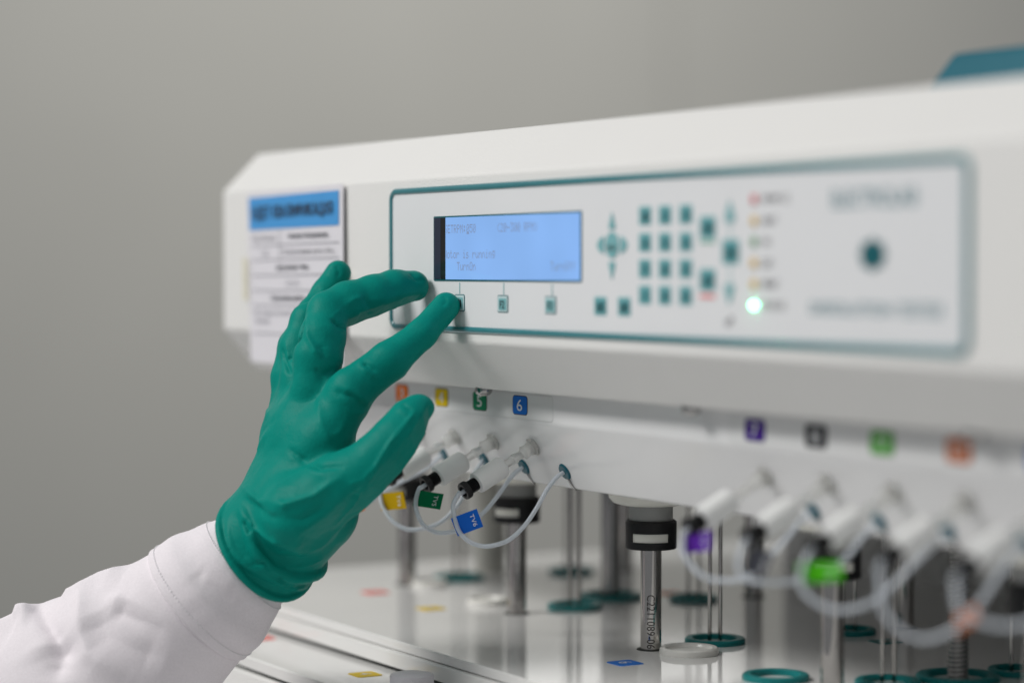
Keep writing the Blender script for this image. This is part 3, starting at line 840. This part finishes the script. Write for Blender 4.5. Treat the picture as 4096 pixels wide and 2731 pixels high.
# --- drive covers under the head, one over each stirring shaft
SHAFTS = [(-.2745, .1078), (-.1233, .1040), (.0301, .1000), (.1800, .1085), (.3300, .1060)]
BACK = [(-.2660, .2700), (-.1132, .2690), (.0370, .2680), (.1900, .2660)]
for x, y in SHAFTS + BACK:
    lathe("drive_cover", [(.0001, .0102), (.0165, .0100), (.0205, .0088), (.0228, .0062), (.0237, .0025), (.0240, -.0005)], (x, y, 0.38239999999999996), (0, 0, -1), 'cream', tester, 40)
    lathe("hole_shade_disc", [(.0001, .0004), (.0076, .0004), (.0080, -.0002)], (x, y, DZ), (0, 0, 1), 'gap', tester, 32)  # flat dark disc on the deck, shade of the hole put into its colour


# ------------------------------------------------------------------ things on and over the deck
def stirring_shaft(x, y, window_deg, label, mark=None, back=False):
    t_ = thing("stirring_shaft", label, "stirring shaft", (x, y, DZ), "stirring shafts hanging through the deck")
    lathe("shaft", [(.0057, -.02), (.0057, .0580)], (x, y, DZ), (0, 0, 1), 'steel', t_, 40)
    lathe("hub", [(.0118, .0), (.0118, .0130)], (x, y, .3592), (0, 0, 1), 'hub', t_, 36)
    # collar with an open window that shows a white insert
    z0, z1, zi0, zi1 = .3487, .3642, .3527, .3575
    ri, ro = .0118, .0139
    V, Fc = [], []
    N = 60
    half = R(46)
    wc = R(window_deg)

    def ring(prof, a0, a1, n, closed):
        b = len(V)
        m_ = len(prof)
        for i in range(n + (0 if closed else 1)):
            th = a0 + (a1 - a0) * i / n
            for r_, z in prof:
                V.append((x + r_ * math.cos(th), y + r_ * math.sin(th), z))
        for i in range(n):
            j = (i + 1) % n if closed else i + 1
            for k in range(m_):
                l = (k + 1) % m_
                Fc.append((b + i * m_ + k, b + j * m_ + k, b + j * m_ + l, b + i * m_ + l))
        if not closed:
            Fc.append(tuple(b + k for k in range(m_)))
            Fc.append(tuple(b + n * m_ + k for k in range(m_))[::-1])
    ring([(.004, z0), (ro - .0006, z0), (ro, z0 + .0006), (ro, zi0), (.004, zi0)], 0, 2 * math.pi, N, True)
    ring([(ri, zi1), (ro, zi1), (ro, z1 - .0010), (ro - .0010, z1), (ri, z1)], 0, 2 * math.pi, N, True)
    ring([(ri - .0004, zi0 + .00001), (ro - .00002, zi0 + .00001), (ro - .00002, zi1 - .00001), (ri - .0004, zi1 - .00001)], wc + half, wc + 2 * math.pi - half, 44, False)
    c = mesh_obj("collar", V, Fc, 'black', t_, True, sharp=35)
    lathe("insert", [(.0131, .0), (.0131, zi1 - zi0 - .0002)], (x, y, zi0 + .0001), (0, 0, 1), 'cream', c, 44)
    if mark:
        v, f, asp = text_mesh(mark)
        v, f = fine(v, f)
        L, Hh, rr = .0290, .0044, .00573
        face = math.atan2(-.609 - y, 1.126 - x)
        VV = []
        for p in v:
            ang = face - (p[1] * Hh) / rr * -1.0
            VV.append((x + rr * math.cos(ang), y + rr * math.sin(ang), .3095 - p[0] * L + 0))
        mesh_obj("lettering", VV, f, 'engrave', t_, smooth=False)
    return t_


CAMDEG = math.degrees(math.atan2(-.709, 1.096))
stirring_shaft(*SHAFTS[2], CAMDEG - 2, "steel stirring shaft with engraved serial number and black collar with white window, in sharp focus", "C2211089-06")
stirring_shaft(*SHAFTS[1], CAMDEG - 38, "steel stirring shaft with black collar, behind the blue tag and its tube", "C2211089-05")
stirring_shaft(*SHAFTS[0], CAMDEG - 50, "blurred steel stirring shaft beside the glove's thumb side, behind the yellow tag", "C2211089-04")
stirring_shaft(*SHAFTS[3], CAMDEG, "blurred steel stirring shaft in front, rising to below the bright green tag")
stirring_shaft(*SHAFTS[4], CAMDEG + 20, "blurred black collar of a stirring shaft, cut by the right edge of the photo")
stirring_shaft(*BACK[0], 60, "back row stirring shaft just behind the thick smooth lift rod", back=True)
stirring_shaft(*BACK[1], 60, "back row stirring shaft below the dark grey tag", back=True)
stirring_shaft(*BACK[2], 60, "back row stirring shaft between the green tag and the threaded rod", back=True)
stirring_shaft(*BACK[3], 60, "back row stirring shaft to the right of the threaded rod", back=True)


def ring_thing(x, y, r, label, group="teal rings lying on the deck", h=.0030):
    o = lathe("teal_ring", [(r * .72, -.0001), (r * .72, h * .8), (r * .76, h), (r * .95, h), (r, h * .75), (r, -.0001)], (0, 0, 0), (0, 0, 1), 'ring', None, 56)
    o.location = (x, y, DZ)
    return tag(o, label, "ring", group)


def probe_thing(x, y, label, top=.40, gap=.0040, r=.00115, group="paired steel sampling rods"):
    t_ = thing("sampling_probe", label, "sampling probe", (x, y, DZ), group)
    ux, uy = .494, .8695
    for s in (-1, 1):
        lathe("rod", [(r, -.02), (r, top - DZ)], (x + s * gap * ux * .72, y + s * gap * uy * .72, DZ), (0, 0, 1), 'steel', t_, 16)
    return t_


for x, y, top, rl, pl in ((-.2810, .1501, .400, "blurred teal ring on the deck left of the cream column", "blurred pair of rods over the left teal ring"),
                          (-.1268, .1465, .400, "teal ring around the pair of rods right of the second shaft", "pair of thin rods between the tube loop and the engraved shaft"),
                          (.0283, .1431, .400, "sharp teal ring beside the white lid right of the engraved shaft", "sharp pair of thin rods right of the engraved shaft"),
                          (.1825, .1411, .400, "teal ring cut by the bottom edge, below the orange tag's tube loop", "near blurred pair of thin rods below the black nut of the orange line")):
    ring_thing(x, y, .0166, rl)
    probe_thing(x, y, pl)
for x, y, rl, pl in ((-.2738, .2324, "farthest teal ring, small and blurred behind the paired rods", "pair of rods over the farthest teal ring"),
                     (-.1201, .2287, "blurred teal ring behind the sharp pair of rods", "dark blurred pair of rods below the purple tag"),
                     (.0368, .2288, "teal ring behind the front shaft below the bright green tag", "pair of rods behind the bright green tag"),
                     (.1886, .2195, "teal ring cut by the right edge of the deck view", "pair of rods at the far right over the last teal ring")):
    ring_thing(x, y, .0152, rl)
    probe_thing(x, y, pl, gap=.0046)
ring_thing(.1416, .1025, .0168, "empty teal ring at the bottom edge left of the front blurred shaft")
ring_thing(-.1540, .1890, .0198, "large teal ring around the thick smooth lift rod")
ring_thing(.1877, .1810, .0210, "large teal ring around the threaded rod at the bottom edge")
o = lathe("lift_rod", [(.0060, -.02), (.0060, .11)], (0, 0, 0), (0, 0, 1), 'steel_dark', None, 32)
o.location = (-.1540, .1890, DZ)
tag(o, "thick smooth grey rod standing in the large teal ring behind the engraved shaft", "rod")
# threaded rod
pitch, turns = .0024, 44
V, Fc = [], []
S = 22
NT = turns * 8
for i in range(NT + 1):
    h = -.01 + pitch * i / 8
    for k in range(S):
        ph_ = (i / 8 - k / S) % 1.0
        rr = .0046 + .0010 * (1 - abs(2 * ph_ - 1))
        th = 2 * math.pi * k / S
        V.append((rr * math.cos(th), rr * math.sin(th), h))
for i in range(NT):
    for k in range(S):
        l = (k + 1) % S
        Fc.append((i * S + k, i * S + l, (i + 1) * S + l, (i + 1) * S + k))
o = mesh_obj("threaded_rod", V, Fc, 'steel_dark', None)
o.location = (.1877, .1810, DZ)
tag(o, "dark threaded steel rod at the right standing in a large teal ring", "threaded rod")


def lid_thing(x, y, r, label):
    o = lathe("white_lid", [(.0001, .0019), (r * .74, .0019), (r * .80, .0034), (r * .93, .0037), (r * .985, .0030), (r, .0012), (r, -.0001)],
              (0, 0, 0), (0, 0, 1), 'lid_white', None, 56)
    o.location = (x, y, DZ)
    return tag(o, label, "lid", "white lids on the deck")


lid_thing(.0527, .1097, .0160, "white plastic lid on the deck right of the engraved shaft")
lid_thing(-.2614, .1177, .0115, "blurred small white lid beside the leftmost shaft")
lid_thing(-.1696, .1098, .0130, "blurred white lid at the foot of the cream column")
o = lathe("cream_column", [(.0105, .0), (.0105, .0885)], (0, 0, 0), (0, 0, 1), 'column', None, 36)
o.location = (-.3055, .1870, DZ)
tag(o, "blurred cream plastic column left of the second shaft, behind the blue tag", "column")
kx, ky = .0012, -.0305
knob = thing("knob", "ribbed grey plastic knob standing on the front shelf at the bottom edge", "knob", (kx, ky, DZ - .0166))
lathe("cap", [(.0116, .0), (.0116, .0088), (.0112, .0095)], (kx, ky, DZ - .0166), (0, 0, 1), 'knob', knob, 240, knurl=60, kdepth=.035, kfrom=0, kto=1)
lathe("dome", [(.0112, .0093), (.0105, .0100), (.0070, .0107), (.0001, .0110)], (kx, ky, DZ - .0166), (0, 0, 1), 'knob', knob, 48)


# ------------------------------------------------------------------ sampling lines: luer, barrel, nut, tube, tag
def grid_sheet(c, nu=10, nv=4, bow=.0012, thick=.00018):
    """thin bent flag between four corners (TL, TR, BR, BL)"""
    TL, TR, BR, BL = [Vector(p) for p in c]
    nrm_ = (TR - TL).cross(BL - TL).normalized()
    V, Fc = [], []
    for side in (0, 1):
        for j in range(nv + 1):
            for i in range(nu + 1):
                u, v = i / nu, j / nv
                p = (TL * (1 - u) + TR * u) * (1 - v) + (BL * (1 - u) + BR * u) * v
                p = p + nrm_ * (math.sin(u * math.pi) * bow + side * thick)
                V.append(p)
    n1 = (nu + 1) * (nv + 1)
    for side in (0, 1):
        for j in range(nv):
            for i in range(nu):
                a = side * n1 + j * (nu + 1) + i
                q = (a, a + 1, a + nu + 2, a + nu + 1)
                Fc.append(q if side else q[::-1])
    edge = [i for i in range(nu + 1)] + [j * (nu + 1) + nu for j in range(1, nv + 1)] + [nv * (nu + 1) + i for i in range(nu - 1, -1, -1)] + [j * (nu + 1) for j in range(nv - 1, 0, -1)]
    for a, b in zip(edge, edge[1:] + edge[:1]):
        Fc.append((a, b, b + n1, a + n1))
    return V, Fc, nrm_, bow


axis = Vector(VEC).normalized()
LEN = Vector(VEC).length
INFO = {3: ("sampling line hidden mostly behind the thumb, under the orange 3 label", 'tag_orange'),
        4: ("sampling line with the yellow TV4 tag beside the thumb", 'tag_yellow'),
        5: ("sampling line with the green TV5 tag", 'tag_green'),
        6: ("sharp sampling line with the blue TV6 tag and black ribbed nut", 'tag_blue'),
        7: ("blurred sampling line with the purple tag", 'tag_purple'),
        8: ("blurred sampling line with the dark grey tag", 'tag_grey'),
        9: ("blurred sampling line with the bright green tag", 'tag_lime'),
        10: ("blurred sampling line with the orange tag low on its tube loop", 'tag_orange'),
        11: ("blurred sampling line without a tag at the right edge of the photo", 'tag_blue')}
for k, (label, tm) in INFO.items():
    b = Vector(BASE[k])
    t_ = thing("sampling_line", label, "sampling line", b, "sampling lines screwed into the sloped plate")
    L = LEN
    lathe("luer_connector", [(.0040, .0), (.0040, .0022), (.0035, .0024), (.0035, .0070), (.0040, .0074), (.0031, .0084), (.0023, .0092), (.0023, .0125), (.0028, .0128), (.0028, .0150), (.0022, .0154), (.0022, .0210)],
          b, axis, 'luer', t_, 36)
    lathe("hex_flange", [(.0001, .0004), (.0053, .0004), (.0053, .0020), (.0001, .0020)], b, axis, 'luer', t_, 6, sharp=20)
    lathe("barrel", [(.0002, .0212), (.0048, .0214), (.0057, .0223), (.0060, .0234), (.0060, .0390), (.0058, .0399), (.0046, .0402), (.0002, .0402)], b, axis, 'barrel', t_, 40)
    prof = []
    for i in range(7):
        h = .0400 + i * .0008
        prof += [(.0037, h), (.0031, h + .0004)]
    nut = lathe("nut", prof + [(.0034, .0457), (.0046, .0458), (.0049, .0462), (.0049, L - .0006), (.0046, L), (.0033, L), (.0029, L - .0005), (.0027, L - .005), (.0006, L - .005)],
                b, axis, 'black', t_, 96, knurl=24, kdepth=.07, kfrom=16, kto=17)
    tb = tube("tube", TUBE[k], .00122, 'tube', t_, 14, 10)
    if k == 11:
        continue
    V, Fc, nn, bow = grid_sheet(TAG[k])
    tg = mesh_obj("tag", V, Fc, tm, t_, True, sharp=30)
    TL, TR, BR, BL = [Vector(p) for p in TAG[k]]
    ex = ((BL - TL) + (BR - TR)).normalized()
    ey = ((TR - TL) + (BR - BL)).normalized()
    front = -1 if nn.dot(Vector((1.1, -.6, .1))) < 0 else 1
    H = ((BL - TL).length + (BR - TR).length) / 2
    W = ((TR - TL).length + (BR - BL).length) / 2
    ctr = (TL + TR + BR + BL) / 4 + ey * (W * .24) + nn * (bow * .62 + (.0004 if front > 0 else -.0004))
    lettering("TV%d" % k, ctr, ex, ey, H * .66 if k < 10 else H * .8, W * .155, 'white_print', tg)

# ------------------------------------------------------------------ notice sheet taped to the housing
PT = [Vector(p) for p in ((-.2801, -.0022, .5471), (-.1395, -.0024, .5487), (-.1370, -.0036, .4425), (-.2722, -.0030, .4413))]
V, Fc, nn, bow = grid_sheet(PT, 16, 12, -.0008, .0002)
notice = thing("notice_sheet", "white printed notice with a blue heading taped to the left of the control panel", "notice", (-.21, -.004, .44))
mesh_obj("sheet", V, Fc, 'paper', notice, True, sharp=30)
pc = (PT[0] + PT[1] + PT[2] + PT[3]) / 4
pex = ((PT[1] - PT[0]) + (PT[2] - PT[3])).normalized()
pey = ((PT[0] - PT[3]) + (PT[1] - PT[2])).normalized()
pen = pex.cross(pey).normalized()
PW, PH = .1378, .1058


def sheet_pt(u, v, lift=.0004):
    p = (PT[0] * (1 - u) + PT[1] * u) * (1 - v) + (PT[3] * (1 - u) + PT[2] * u) * v
    return p + pen * (math.sin(u * math.pi) * .0008 + lift)


def sheet_quad(name, u0, v0, u1, v1, mat, lift=.0004, n=8):
    V, Fc = [], []
    for i in range(n + 1):
        u = u0 + (u1 - u0) * i / n
        V += [sheet_pt(u, v0, lift), sheet_pt(u, v1, lift)]
    for i in range(n):
        Fc.append((2 * i + 1, 2 * i + 3, 2 * i + 2, 2 * i))
    return mesh_obj(name, V, Fc, mat, notice)


def sheet_text(s, u, v, w, h, mat, bold=0.0):
    lettering(s, sheet_pt(u, v, .0009), pex, pey, w, h, mat, notice, bold=bold)


for q in (((-.2830, .5065), (-.2755, .5060), (-.2745, .4800), (-.2825, .4795)), ((-.1420, .4985), (-.1335, .4990), (-.1325, .4820), (-.1410, .4815))):
    V = [(x, -.0054 if x > -.2 else -.0040, z) for x, z in q] + [(x, -.0052 if x > -.2 else -.0038, z) for x, z in q]
    mesh_obj("tape", V, [(3, 2, 1, 0), (4, 5, 6, 7), (0, 1, 5, 4), (1, 2, 6, 5), (2, 3, 7, 6), (3, 0, 4, 7)], 'tape', notice, smooth=False)
sheet_quad("heading_band", .03, .035, .965, .225, 'paper_blue')
sheet_text("ИДЕТ КВАЛИФИКАЦИЯ", .50, .132, .117, .0098, 'paper_ink', .012)
for v in (.318, .402, .492, .580, .668, .83):
    sheet_quad("table_rule", .05, v - .003, .965, v + .003, 'paper_line')
sheet_quad("table_rule", .365, .235, .371, .40, 'paper_line')
sheet_text("Код оборуд.", .20, .275, .036, .0032, 'paper_ink')
sheet_text("Название оборудования", .665, .272, .056, .0034, 'paper_ink', .03)
sheet_text("1-08", .20, .362, .011, .0032, 'paper_line')
sheet_text("Тестер растворения, артик 12 08 Lx", .665, .362, .074, .0034, 'paper_ink')
sheet_text("Дата начала этапа", .50, .448, .046, .0036, 'paper_ink', .03)
sheet_text("12.01.24", .50, .536, .018, .0032, 'paper_line')
sheet_text("Окончание работ", .45, .624, .050, .0036, 'paper_ink', .03)
sheet_text("Ответственный исполнитель", .28, .705, .062, .0032, 'paper_line')
sheet_text("инженер", .16, .760, .022, .0032, 'paper_line')


# ------------------------------------------------------------------ the person: gloved hand and coat sleeve
def seg_dist(P, a, b, ra, rb):
    ba = b - a
    pa = P - a
    h = np.clip((pa @ ba) / (ba @ ba), 0, 1)
    d = pa - h[:, None] * ba
    return np.sqrt((d * d).sum(1)) - (ra + (rb - ra) * h)


def smin(a, b, k):
    h = np.clip(0.5 + 0.5 * (b - a) / k, 0, 1)
    return b + (a - b) * h - k * h * (1 - h)


def chain(P, ch, k=.004):
    d = None
    for p, q in zip(ch[:-1], ch[1:]):
        s = seg_dist(P, np.array(p[:3], P.dtype), np.array(q[:3], P.dtype), p[3], q[3])
        d = s if d is None else smin(d, s, k)
    return d


def flat_side(d, P, ch, n, k):
    """flatten a finger along its length on the side n, as a pressed seam does"""
    n = np.array(n, P.dtype)
    best = None
    for p, q in zip(ch[:-1], ch[1:]):
        a, b = np.array(p[:3], P.dtype), np.array(q[:3], P.dtype)
        ba = b - a
        h = np.clip(((P - a) @ ba) / (ba @ ba), 0, 1)
        c = P - (a + h[:, None] * ba)
        dist = (c * c).sum(1)
        rr = (p[3] + (q[3] - p[3]) * h) * k
        pl = c @ n - rr
        if best is None:
            best, bd = pl, dist
        else:
            best = np.where(dist < bd, pl, best)
            bd = np.minimum(bd, dist)
    return -smin(-d, -best, .0007)


CC, CA, CE1, CE2 = [np.array(v) for v in CUFF]


def cuff_loop(off, r1, r2, bulge, wob, n=72, ph0=0.0):
    out = []
    for i in range(n):
        th = 2 * math.pi * i / n
        u = off + bulge * math.sin(th) + wob * math.sin(3 * th + ph0)
        p = CC + CE1 * (r1 * math.cos(th)) + CE2 * (r2 * math.sin(th)) + CA * u
        out.append(p)
    return out


def glove_sdf(P):
    palm = None
    for nme in ('m1', 'm2', 'm3', 'm4', 'palm'):
        c = chain(P, HAND[nme], .008)
        palm = c if palm is None else smin(palm, c, .012)
    fore = seg_dist(P, CC - CA * .028, CC + CA * .03, .0240, .0322)
    palm = smin(palm, fore, .010)
    th = chain(P, HAND['thumb'], .006)
    th = flat_side(th, P, HAND['thumb'], FLAT['thumb'], .68)
    palm = smin(palm, th, .007)
    palm = smin(palm, chain(P, HAND['bump'], .003), .004)
    fingers = None
    for nme in ('index', 'middle', 'ring', 'pinky'):
        c = chain(P, HAND[nme], .003)
        if nme in FLAT:
            c = flat_side(c, P, HAND[nme], FLAT[nme], .82)
        fingers = c if fingers is None else smin(fingers, c, .0007)
    d = smin(palm, fingers, .0035)
    q = P - CC.astype(P.dtype)
    u = q @ CA.astype(P.dtype)
    w = q @ CE2.astype(P.dtype) / .032
    d = np.maximum(d, u - .0040 - .0118 * np.clip(w, -1.2, 1.2))
    for off, r1, r2, bg_, wob, rad, ph0 in ((.0042, .0299, .0314, .0120, .0005, .0021, 0.3), (-.0078, .0273, .0292, .0088, .0018, .0036, 2.2), (-.0020, .0273, .0290, .0112, .0030, .0028, 4.3)):
        lp = cuff_loop(off, r1, r2, bg_, wob, 48, ph0)
        lp.append(lp[0])
        dl = None
        for p, q_ in zip(lp[:-1], lp[1:]):
            s = seg_dist(P, np.array(p, P.dtype), np.array(q_, P.dtype), rad, rad)
            dl = s if dl is None else np.minimum(dl, s)
        d = smin(d, dl, .0007)
    return d


def sdf_big(P, chunk=400000):
    return np.concatenate([glove_sdf(P[i:i + chunk]) for i in range(0, len(P), chunk)])


def surface_nets(f, org, h):
    nx, ny, nz = f.shape
    neg = f < 0
    cnt = np.zeros((nx - 1, ny - 1, nz - 1), np.float32)
    acc = np.zeros((nx - 1, ny - 1, nz - 1, 3), np.float32)
    for ax_ in range(3):
        sl0 = [slice(None)] * 3
        sl1 = [slice(None)] * 3
        sl0[ax_] = slice(0, -1)
        sl1[ax_] = slice(1, None)
        a, b = f[tuple(sl0)], f[tuple(sl1)]
        cross = (a < 0) != (b < 0)
        t_ = np.where(cross, a / np.where(cross, a - b, 1), 0)
        o1, o2 = [x for x in range(3) if x != ax_]
        for i in (0, 1):
            for j in (0, 1):
                sl = [slice(None)] * 3
                sl[o1] = slice(i, f.shape[o1] - 1 + i)
                sl[o2] = slice(j, f.shape[o2] - 1 + j)
                c = cross[tuple(sl)]
                cnt += c
                acc[..., ax_] += np.where(c, t_[tuple(sl)], 0)
                acc[..., o1] += c * i
                acc[..., o2] += c * j
    act = cnt > 0
    idx = -np.ones(act.shape, np.int64)
    idx[act] = np.arange(act.sum())
    cells = np.argwhere(act)
    V = (cells + acc[act] / cnt[act][:, None]) * h + org
    quads = []
    for ax_ in range(3):
        sl0 = [slice(1, -1)] * 3
        sl1 = [slice(1, -1)] * 3
        sl0[ax_] = slice(0, -1)
        sl1[ax_] = slice(1, None)
        a, b = neg[tuple(sl0)], neg[tuple(sl1)]
        e = np.argwhere(a != b)
        off = np.array([1, 1, 1])
        off[ax_] = 0
        e = e + off
        flip = a[a != b]
        o1, o2 = (ax_ + 1) % 3, (ax_ + 2) % 3
        q = []
        for i, j in ((-1, -1), (0, -1), (0, 0), (-1, 0)):
            c = e.copy()
            c[:, o1] += i
            c[:, o2] += j
            q.append(idx[c[:, 0], c[:, 1], c[:, 2]])
        q = np.stack(q, 1)
        q[~flip] = q[~flip][:, ::-1]
        quads.append(q)
    return V, np.concatenate(quads)


def stroke_disp(V, strokes):
    """sum of smooth ridges (+) and creases (-) along 3-D polylines: (points, half width, height)"""
    d_all = np.zeros(len(V))
    for pts, w, amp in strokes:
        p = np.array(pts)
        lo, hi = p.min(0) - 3 * w, p.max(0) + 3 * w
        sel = np.where(((V > lo) & (V < hi)).all(1))[0]
        if not len(sel):
            continue
        Q = V[sel]
        best = np.full(len(sel), 1e9)
        frac = np.zeros(len(sel))
        m_ = len(p) - 1
        for i in range(m_):
            ba = p[i + 1] - p[i]
            pa = Q - p[i]
            h = np.clip((pa @ ba) / (ba @ ba), 0, 1)
            dd = np.sqrt(((pa - h[:, None] * ba) ** 2).sum(1))
            better = dd < best
            best = np.where(better, dd, best)
            frac = np.where(better, (i + h) / m_, frac)
        fade = np.clip(np.minimum(frac, 1 - frac) * 5 + 0.15, 0, 1)
        d_all[sel] += amp * fade * np.exp(-(best / (w * .92)) ** 1.35)
    return d_all


def vnormals(V, Q):
    n = np.zeros_like(V)
    fn = np.cross(V[Q[:, 2]] - V[Q[:, 0]], V[Q[:, 3]] - V[Q[:, 1]])
    for i in range(4):
        np.add.at(n, Q[:, i], fn)
    return n / (np.linalg.norm(n, axis=1, keepdims=True) + 1e-12)


def fbm(V, scale, seed=0):
    r = np.random.default_rng(seed)
    out = np.zeros(len(V))
    for i in range(14):
        k = r.normal(size=3)
        k /= np.linalg.norm(k)
        f_ = scale * (0.6 + 1.6 * r.random())
        out += np.sin(V @ k * f_ + r.random() * 6.28) / 14
    return out


person = thing("person", "person's arm in a white coat sleeve and green glove, one finger pressing a panel key", "person", (-.22, -.16, 0.30))
allp = np.array([p for n_, ch in HAND.items() for p in ch])
lo = (allp[:, :3] - allp[:, 3:4]).min(0) - .014
hi = (allp[:, :3] + allp[:, 3:4]).max(0) + .014
H_ = .00082
dims = np.ceil((hi - lo) / H_).astype(int)
gx, gy, gz = [lo[i] + H_ * np.arange(dims[i]) for i in range(3)]
G = np.stack(np.meshgrid(gx, gy, gz, indexing='ij'), -1).reshape(-1, 3).astype(np.float32)
# coarse pass to skip far cells
Hc = H_ * 5
dc = np.ceil((hi - lo) / Hc).astype(int) + 1
Gc = np.stack(np.meshgrid(*[lo[i] + Hc * np.arange(dc[i]) for i in range(3)], indexing='ij'), -1).reshape(-1, 3).astype(np.float32)
fc = sdf_big(Gc).reshape(dc)
ci = [np.clip(np.round((g - lo[i]) / Hc).astype(int), 0, dc[i] - 1) for i, g in enumerate((gx, gy, gz))]
f0 = fc[np.ix_(*ci)].reshape(-1).astype(np.float32)
near = np.abs(f0) < Hc * 1.6
f0[near] = sdf_big(G[near])
f = f0.reshape(dims)
V, Q = surface_nets(f, lo, H_)
V = V.astype(np.float64)
# relax onto the smooth surface
for it in range(3):
    e_ = 4e-4
    d0 = sdf_big(V)
    g = np.stack([sdf_big(V + np.eye(3)[i] * e_) - sdf_big(V - np.eye(3)[i] * e_) for i in range(3)], 1)
    g /= (np.linalg.norm(g, axis=1, keepdims=True) + 1e-9)
    V = V - g * np.clip(d0, -H_, H_)[:, None] * .9
N = vnormals(V, Q)
disp = stroke_disp(V, GLOVE_STROKES) * 1.5
disp += fbm(V, 200, 3) * .0003 + fbm(V, 620, 5) * .00016
V = V + N * disp[:, None]
glove = mesh_obj("glove", V, Q.tolist(), 'glove', person)
sm = glove.modifiers.new("smooth", 'SMOOTH')
sm.factor = 0.5
sm.iterations = 1

# sleeve: tube of sections round the arm
cen = spline([s[:3] for s in SLEEVE], 24)
rad = spline([(s[3], 0, 0) for s in SLEEVE], 24)
cen = np.array([tuple(c) for c in cen])
rad = np.array([r_[0] for r_ in rad])
NS, NV = len(cen), 220


def sleeve_surface(i0, i1, grow, close=False):
    V, UV = [], []
    u = None
    for i in range(i0, i1):
        t_ = cen[min(i + 1, NS - 1)] - cen[max(i - 1, 0)]
        t_ /= np.linalg.norm(t_)
        ref = np.array([0, 0, 1.0])
        u = ref - t_ * (ref @ t_)
        u /= np.linalg.norm(u)
        w = np.cross(t_, u)
        th = np.linspace(0, 2 * np.pi, NV, endpoint=False)
        V.append(cen[i] + (np.cos(th)[:, None] * u + np.sin(th)[:, None] * w) * (rad[i] + grow(i)))
    m_ = i1 - i0
    V = np.concatenate(V)
    ii, jj = np.meshgrid(np.arange(m_ - 1), np.arange(NV), indexing='ij')
    k = (jj + 1) % NV
    Q = np.stack([ii * NV + jj, ii * NV + k, (ii + 1) * NV + k, (ii + 1) * NV + jj], -1).reshape(-1, 4)
    return V, Q


IS = 24 * 5          # section index of the cuff seam
V, Q = sleeve_surface(IS - 10, NS, lambda i: -.0006 if i < IS + 2 else 0.0)
N = vnormals(V, Q)
if (N[0] @ (V[0] - cen[IS - 10])) < 0:
    Q = Q[:, ::-1]
    N = -N
arc = np.concatenate([[0], np.cumsum(np.linalg.norm(np.diff(cen, axis=0), axis=1))])
ramp = np.repeat(np.clip((arc[IS - 10:NS] - arc[IS + 3]) / .022, 0, 1), NV)
ramp = ramp * ramp * (3 - 2 * ramp)
disp = ramp * stroke_disp(V, SLEEVE_STROKES) + ramp * (fbm(V, 60, 11) * .0016 + fbm(V, 200, 12) * .0003)
V = V + N * disp[:, None]
sleeve = mesh_obj("sleeve", V, Q.tolist(), 'cotton', person)
V, Q = sleeve_surface(0, IS + 3, lambda i: (.0018 + .0003 * math.sin(i * .2)) if i < IS + 1 else -.0003)
N = vnormals(V, Q)
if (N[0] @ (V[0] - cen[0])) < 0:
    Q = Q[:, ::-1]
    N = -N
ramp = np.repeat(np.clip((arc[IS - 1] - arc[:IS + 3]) / .008, 0, 1), NV)
disp = ramp * stroke_disp(V, SLEEVE_STROKES) * .7 + ramp * fbm(V, 90, 13) * .0012 + fbm(V, 260, 14) * .0004
V = V + N * disp[:, None]
cuff = mesh_obj("cuff", V, Q.tolist(), 'cotton', sleeve)
# a row of stitches near the seam and one near the glove
SV, SF = [], []
for row in (IS - 5, 24 * 2 + 16):
    P_ = [Vector(V[row * NV + j]) + Vector(N[row * NV + j]) * .00015 for j in range(NV)]
    for j in range(0, NV, 2):
        a, b = P_[j], P_[(j + 1) % NV]
        v_, f_ = tube_data([a, a.lerp(b, .5) + Vector(N[row * NV + j]) * .0002, a.lerp(b, 1.15)], .00027, 5)
        o_ = len(SV)
        SV += v_
        SF += [tuple(x + o_ for x in ff) for ff in f_]
st = mesh_obj("stitching", SV, SF, 'thread', sleeve)
st["kind"] = "stuff"
